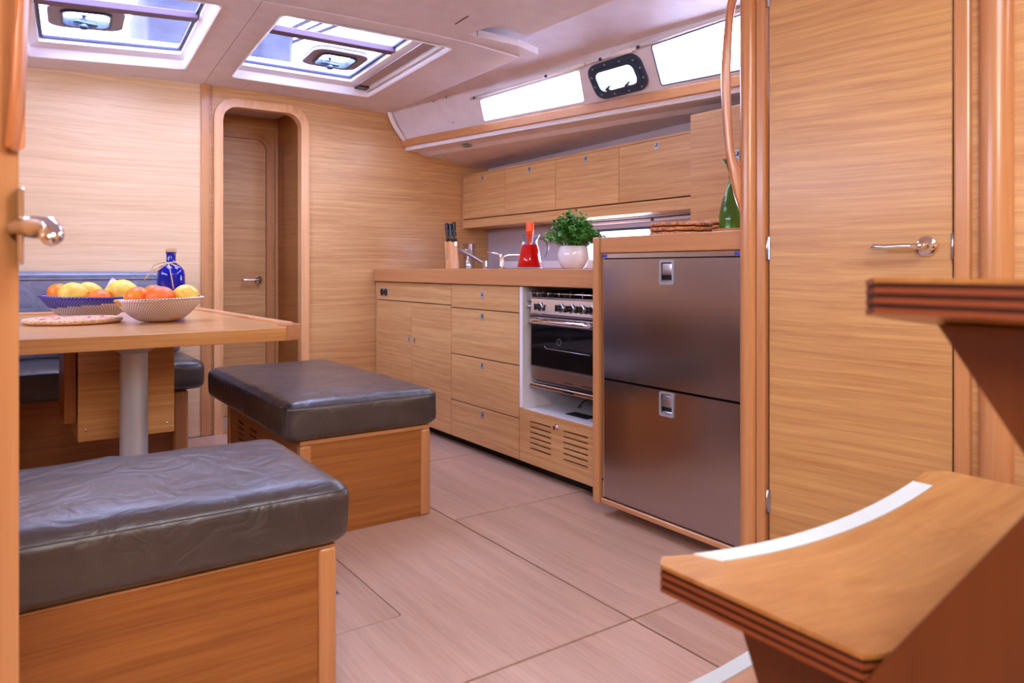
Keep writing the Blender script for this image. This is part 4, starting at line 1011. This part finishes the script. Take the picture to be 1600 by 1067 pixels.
# rattan mats, tray and green bottle on the refrigerator shelf
ZS = 1.0686
def coil(name, label, c, r, h, group, parts=9, seed=0, sx=1.0):
    t = thing(name, label, 'placemat', c, R(20*seed), group)
    mb = MB(); nt_ = parts
    for layer in range(max(1, int(h/.018))):
        n = nt_*26; pts = []
        for i in range(n+1):
            th = i/26*2*PI; rad = r*(1-i/n*.93); w_ = .0016*math.sin(th*13+seed)
            pts.append((rad*math.cos(th), rad*math.sin(th), .010+layer*.018+w_))
        mb.tube(pts, r/nt_*.53, 6)
    for v in mb.bm.verts: v.co.x *= sx
    o = mb.build('coil', 'rattan', t, local=True)
    return t
coil('woven_placemat', 'lower stack of small round rattan mats on the oak shelf, left of the taller one', (2.10, 1.885, ZS), .118, .058, None, 8, 1)
coil('woven_placemat', 'taller stack of round rattan mats on the oak shelf, nearer the green bottle', (2.36, 1.97, ZS), .120, .078, None, 9, 2)
ty = thing('serving_tray', 'reddish wooden tray under the green bottle', 'tray', (2.15, 1.70, ZS))
MB().lathe([(0, 0), (.088, 0), (.094, .006), (.096, .022), (.091, .022), (.089, .010), (0, .010)], (2.15, 1.66, ZS+.0003), 32).build('tray_body', 'solid_y', ty, smooth='auto')
gx, gy, gz = 2.15, 1.685, ZS+.011
gb = thing('green_bottle', 'green glass carafe with a flared spout on a wooden tray', 'bottle', (gx, gy, gz))
prof = [(0, 0), (.050, 0), (.055, .012), (.053, .06), (.046, .10), (.034, .14), (.023, .168), (.0185, .19), (.018, .21), (.020, .235), (.027, .262)]
MB().lathe(prof+[(r-.0022, h) for r, h in prof[::-1][:-2]]+[(0, .006)], (gx, gy, gz), 36).build('glass_body', 'greenglass', gb, smooth='auto')
sp2 = gb.children[-1]
for v in sp2.data.vertices:
    if v.co.z > .22: v.co.x -= (v.co.z-.22)*.35; v.co.y += (v.co.z-.22)*.25
MB().lathe([(0, .007), (.052, .013), (.0505, .06), (.0435, .10), (.032, .138), (.021, .166), (.0165, .19), (0, .19)], (gx, gy, gz), 30).build('liquid', 'olive', gb, smooth='auto')

# ================================================================== THINGS ON THE TABLE
ZT_ = .748
def basket(label, c, r0, r1, h, colour, tiltv=(0, 0), rows=15, seg=72, name='woven_basket'):
    t = thing(name, label, 'basket', (c[0], c[1], ZT_))
    prof = []
    for i in range(rows*3+1):
        u = i/(rows*3); rad = r0+(r1-r0)*(u**.8); z = .004+h*(u**1.25)
        bump_ = .0022*math.sin(PI*(i % 3)/3+.3) if i % 3 else 0
        prof.append((rad+bump_*1.2, z-bump_*.5))
    inn = [(r-.007, z+.003) for r, z in prof[::-1][:-1]]+[(0, .010)]
    full = [(0, .001), (r0-.01, .001)]+prof+inn
    def fn(i, k):
        row = (i-2)//3
        if i < 2 or i > 2+rows*3: return 0
        return colour(row, k, rows, seg)
    mb = MB(); mb.lathe(full, (0, 0, 0), seg, 'z', fn)
    for v in mb.bm.verts:
        rad = math.hypot(v.co.x, v.co.y); v.co.z += (v.co.x*tiltv[0]+v.co.y*tiltv[1])*max(0, rad/r1-.4)
    mb.build('woven_body', ['weavewhite', 'weaveblue', 'weaveyellow', 'weavedark'], t, local=True)
    mb = MB(); lp = [((r1+.001)*math.cos(2*PI*k/48), (r1+.001)*math.sin(2*PI*k/48)) for k in range(48)]
    mb.tube([(x, y, .004+h+.002+(x*tiltv[0]+y*tiltv[1])*.6) for x, y in lp], .0048, 8, closed=True)
    for f in mb.bm.faces:
        cc = f.calc_center_median(); k = int((math.atan2(cc.y, cc.x) % (2*PI))/(2*PI)*seg); f.material_index = colour(rows-1, k, rows, seg)
    mb.build('rim', ['weavewhite', 'weaveblue', 'weaveyellow', 'weavedark'], t, local=True)
    return t
def kang(k, seg): # angle relative to the direction of the viewer, degrees; + is to the viewer's right
    a = 360*k/seg; return (a-260+180) % 360-180
def col1(row, k, rows, seg):
    a = kang(k, seg)
    if row >= rows-1: return 1 if a < 50 or a > 150 else 0
    lim = rows-2-max(0, int((60-a)/22)) if a < 60 else rows+1
    lim = max(lim, rows-7)
    if a < -115: lim = rows-3
    if row >= lim: return 1
    if row < 1 + (1 if a > 10 else 0): return 3 if (k//2) % 2 or row == 0 else 0
    return 0
def col2(row, k, rows, seg):
    a = kang(k, seg)
    if row > rows-4 and -95 < a < -62: return 2
    if row <= 2 and 20 < a < 55: return 2
    return 0
b1 = (.303, 3.50); b2 = (.503, 3.08)
basket('blue and white woven basket holding lemons and oranges', b1, .085, .176, .082, col1, (-.04, .03))
basket('white woven basket with a yellow mark, nearest the table corner', b2, .062, .152, .080, col2, (.05, -.03))
def pt(c, right, back, z): return (c[0]+.8192*right+.5736*back, c[1]-.5736*right+.8192*back, z)
def fruit(name, label, cat, c, r, m, squash=1.0, long=1.0, seed=0, tip=False, rot=0):
    t = thing(name, label, cat, (c[0], c[1], c[2]-r), 0)
    mb = MB(); bmesh.ops.create_icosphere(mb.bm, subdivisions=4, radius=1)
    for v in mb.bm.verts:
        p = v.co.copy(); q = 1+.035*noise.noise(p*1.6+Vector((seed*3, 0, 0)))
        if tip: q *= 1+.16*max(0, abs(p.x)-.75)/.25
        v.co = Vector((p.x*r*long*q, p.y*r*q, p.z*r*squash*q))
        d = math.hypot(p.x, p.y)
        if p.z > 0 and d < .25 and not tip: v.co.z -= r*.06*(1-d/.25)
    mb.bm.transform(Matrix.Rotation(rot, 4, 'Z'))
    mb.bm.transform(Matrix.Translation((0, 0, r)))
    mb.build('peel', m, t, smooth=True, local=True)
    sb = MB(); z = r+r*squash*.94 if not tip else 0
    if not tip: sb.lathe([(0, z+.001), (.004, z+.001), (.0045, z-.002)], (0, 0, 0), 6); sb.build('stem_scar', 'stemgreen', t, local=True)
    else:
        sb.tube([(r*long*1.10*math.cos(rot), r*long*1.10*math.sin(rot), r), (r*long*1.18*math.cos(rot), r*long*1.18*math.sin(rot), r)], .004, 6); sb.build('tip', 'stemgreen', t, local=True)
    return t
fruit('orange', 'orange at the left end of the blue basket, behind the lemon', 'orange', pt(b1, -.128, .0, .850), .042, 'orange', .95, seed=1)
fruit('lemon', 'large pale yellow lemon in the blue basket beside the left orange', 'lemon', pt(b1, -.058, -.015, .850), .046, 'lemon', .95, 1.12, 2, True, R(-30))
fruit('lemon', 'second lemon in the blue basket, right of the large pale one', 'lemon', pt(b1, -.035, .055, .852), .044, 'lemon', .97, 1.1, 3, True, R(-20))
fruit('orange', 'reddish orange at the front middle of the blue basket', 'orange', pt(b1, .062, -.03, .826), .044, 'redorange', .9, seed=4)
fruit('lemon', 'biggest yellow lemon at the right end of the blue basket', 'lemon', pt(b1, .112, .045, .857), .052, 'lemon', .92, 1.1, 5, True, R(-35))
fruit('orange', 'smooth round orange at the left front of the white basket', 'orange', pt(b2, -.082, -.01, .838), .045, 'orange', .97, seed=6)
fruit('orange', 'orange half hidden at the back of the white basket', 'orange', pt(b2, -.060, .075, .848), .042, 'redorange', .92, seed=7)
fruit('orange', 'lumpy reddish orange at the centre front of the white basket', 'orange', pt(b2, .012, -.02, .840), .050, 'redorange', .90, 1.05, seed=8)
fruit('lemon', 'yellow lemon at the right of the white basket', 'lemon', pt(b2, .085, .035, .845), .046, 'lemon', .95, 1.1, 9, True, R(-50))
# woven trivet
tv = thing('woven_trivet', 'round straw trivet with pink pattern at the left front of the table', 'trivet', (.225, 3.19, ZT_))
rings_ = 12; tr_ = .162
prof = [(0, .0)]; prof += [(tr_-.01, 0), (tr_, .006), (tr_+.002, .011)]
for i in range(rings_*3, -1, -1):
    u = i/(rings_*3); prof.append((tr_*u, .017+.0022*(1 if i % 3 == 1 else .6 if i % 3 == 2 else 0)))
rt = random.Random(11); pat = {}
def tcol(i, k):
    row = (i-4)//3
    if i < 4: return 0
    if 2 <= row <= 8:
        kk = k//3
        if ((kk+row) % 4 == 0) or ((kk*3-row) % 7 == 0 and row in (3, 4, 7)): return 1+((kk+row//2) % 3 == 0)
    return 0
mb = MB(); mb.lathe(prof, (0, 0, 0), 72, 'z', tcol)
for v in mb.bm.verts:
    if math.hypot(v.co.x, v.co.y) > tr_*.98:
        a = math.atan2(v.co.y, v.co.x); s_ = 1+.008*math.sin(a*36); v.co.x *= s_; v.co.y *= s_
mb.build('coiled_mat', ['straw', 'pink', 'strawred'], tv, local=True)
# blue bottle
bx_, by_ = .627, 3.56
bb = thing('blue_bottle', 'cobalt blue glass bottle with cork and twine bow behind the white basket', 'bottle', (bx_, by_, ZT_))
MB().lathe([(0, 0), (.054, 0), (.058, .006), (.058, .176), (.054, .196), (.042, .212), (.024, .224), (.0195, .232), (.0195, .268), (.022, .270), (.022, .276), (0, .276)], (bx_, by_, ZT_), 40).build('glass_body', 'blueglass', bb, smooth='auto')
MB().lathe([(.019, .276), (.0225, .277), (.0235, .292), (.022, .295), (0, .295)], (bx_, by_, ZT_), 24).build('cork', 'cork', bb, smooth='auto')
mb = MB(); zt = ZT_+.229
mb.tube([(bx_+.026*math.cos(2*PI*k/16), by_+.026*math.sin(2*PI*k/16), zt+.002*math.sin(k)) for k in range(16)], .003, 6, closed=True)
f0 = Vector((bx_, by_, zt))+Vector((-.5736, -.8192, 0))*.028; rt_ = Vector((.8192, -.5736, 0)); ou = Vector((-.5736, -.8192, 0)); U_ = Vector((0, 0, 1))
mb.tube([f0, f0-rt_*.03+U_*.001, f0-rt_*.060-U_*.012+ou*.01, f0-rt_*.068-U_*.034+ou*.018, f0-rt_*.055-U_*.035+ou*.02, f0-rt_*.03-U_*.015+ou*.01, f0], .0026, 6)
mb.tube([f0, f0+rt_*.03+U_*.004, f0+rt_*.055-U_*.006+ou*.006, f0+rt_*.06-U_*.022+ou*.012, f0+rt_*.035-U_*.012+ou*.01, f0], .0026, 6)
mb.tube([f0, f0-rt_*.03-U_*.03+ou*.02, f0-rt_*.07-U_*.050+ou*.024, f0-rt_*.092-U_*.072+ou*.026, f0-rt_*.085-U_*.078+ou*.026], .0028, 6)
mb.tube([f0, f0+rt_*.018-U_*.03+ou*.02, f0+rt_*.034-U_*.08+ou*.034, f0+rt_*.040-U_*.115+ou*.034], .0028, 6)
mb.build('twine_bow', 'twine', bb, smooth=True)
# throw pillow on the settee
tpw = thing('throw_pillow', 'white cushion with pink print standing on its corner on the settee, behind the fruit', 'cushion', (.50, 4.14, .492))
mb = MB(); N_ = 16
for sgn_ in (1, -1):
    g_ = [[None]*(N_+1) for _ in range(N_+1)]
    for i in range(N_+1):
        for j in range(N_+1):
            u, v = i/N_*2-1, j/N_*2-1; th = .060*((1-u**4)*(1-v**4))**.6
            g_[i][j] = mb.bm.verts.new((u*.185*(1-.06*(1-v*v)), sgn_*th, v*.185*(1-.06*(1-u*u))))
    for i in range(N_):
        for j in range(N_):
            f = mb.bm.faces.new((g_[i][j], g_[i+1][j], g_[i+1][j+1], g_[i][j+1])); f.smooth = True
bmesh.ops.remove_doubles(mb.bm, verts=mb.bm.verts, dist=1e-5)
mb.bm.transform(Matrix.Translation((0, -.03, .215)) @ Matrix.Rotation(R(-8), 4, 'X') @ Matrix.Rotation(R(33), 4, 'Y') @ Matrix.Scale(.80, 4))
mb.build('cover', 'pinkprint', tpw, local=True)

# ================================================================== OUTSIDE, ABOVE THE SKYLIGHTS
def rope(name, label, pts, r, m, group=None):
    o = MB().tube(pts, r, 8).build(name, m, None, smooth=True); return tag(o, label, 'rope', group)
rope('rigging_line', 'upper dark line crossing above the right skylight', [(1.70, 8.1, 3.0), (1.889, 7.034, 3.0), (2.137, 5.613, 3.0), (2.3, 4.7, 3.0)], .016, 'linedark')
rope('rigging_line', 'middle dark line crossing above the right skylight', [(1.76, 8.3, 3.0), (1.955, 7.214, 3.0), (2.246, 5.644, 3.0), (2.42, 4.7, 3.0)], .011, 'linedark')
rope('rigging_line', 'lowest of the three lines crossing above the right skylight', [(1.75, 8.3, 3.02), (1.985, 7.324, 3.0), (2.382, 5.641, 3.0), (2.6, 4.7, 3.0)], .015, 'linedark')
rope('stay_wire', 'thin upright wire seen through the left part of the right skylight', [(1.915, 5.629, 3.05), (2.408, 7.387, 3.05)], .004, 'linedark')
rope('stay_wire', 'thin slanting wire seen at the right end of the right skylight', [(2.45, 5.60, 3.05), (2.90, 6.15, 3.05)], .004, 'linedark')
rope('halyard', 'leftmost pale halyard seen through the left skylight', [(.80, 5.9, 3.0), (.91, 6.167, 3.0), (1.421, 7.411, 3.0)], .013, 'ropeside')
rope('halyard', 'pale halyard beside the leftmost one above the left skylight', [(.86, 5.83, 3.0), (.97, 6.125, 3.0), (1.44, 7.397, 3.0)], .010, 'ropeside')
rope('halyard', 'rightmost slanting halyard above the left skylight', [(.95, 5.8, 3.0), (1.046, 6.072, 3.0), (1.421, 7.078, 3.0)], .010, 'linedark')
rope('shroud', 'thick upright pale shroud seen through the right end of the left skylight', [(1.06, 5.8, 3.1), (1.102, 6.033, 3.1), (1.332, 7.233, 3.1)], .018, 'ropeside')
def cover(name, label, x0, x1, y0, y1, z0, z1, sd):
    mb = MB(); bmesh.ops.create_icosphere(mb.bm, subdivisions=4, radius=1)
    for v in mb.bm.verts:
        p = v.co.copy(); q = Vector([math.copysign(abs(c)**.45, c) for c in p])
        n_ = noise.noise(p*2.3+Vector((sd, 0, 0)))*.10
        v.co = Vector(((x0+x1)/2+q.x*(x1-x0)/2*(1+n_), (y0+y1)/2+q.y*(y1-y0)/2*(1+n_), (z0+z1)/2+q.z*(z1-z0)/2*(1+n_)))
    o = mb.build(name, 'clothgrey', None, smooth=True); return tag(o, label, 'sail')
cover('folded_sail', 'large grey folded sail seen through the left skylight', .66, 1.06, 4.52, 5.25, 2.10, 2.62, 1)
cover('folded_sail', 'small rounded grey sail bundle at the left edge of the right skylight', 1.34, 1.60, 4.76, 5.22, 2.10, 2.56, 5)
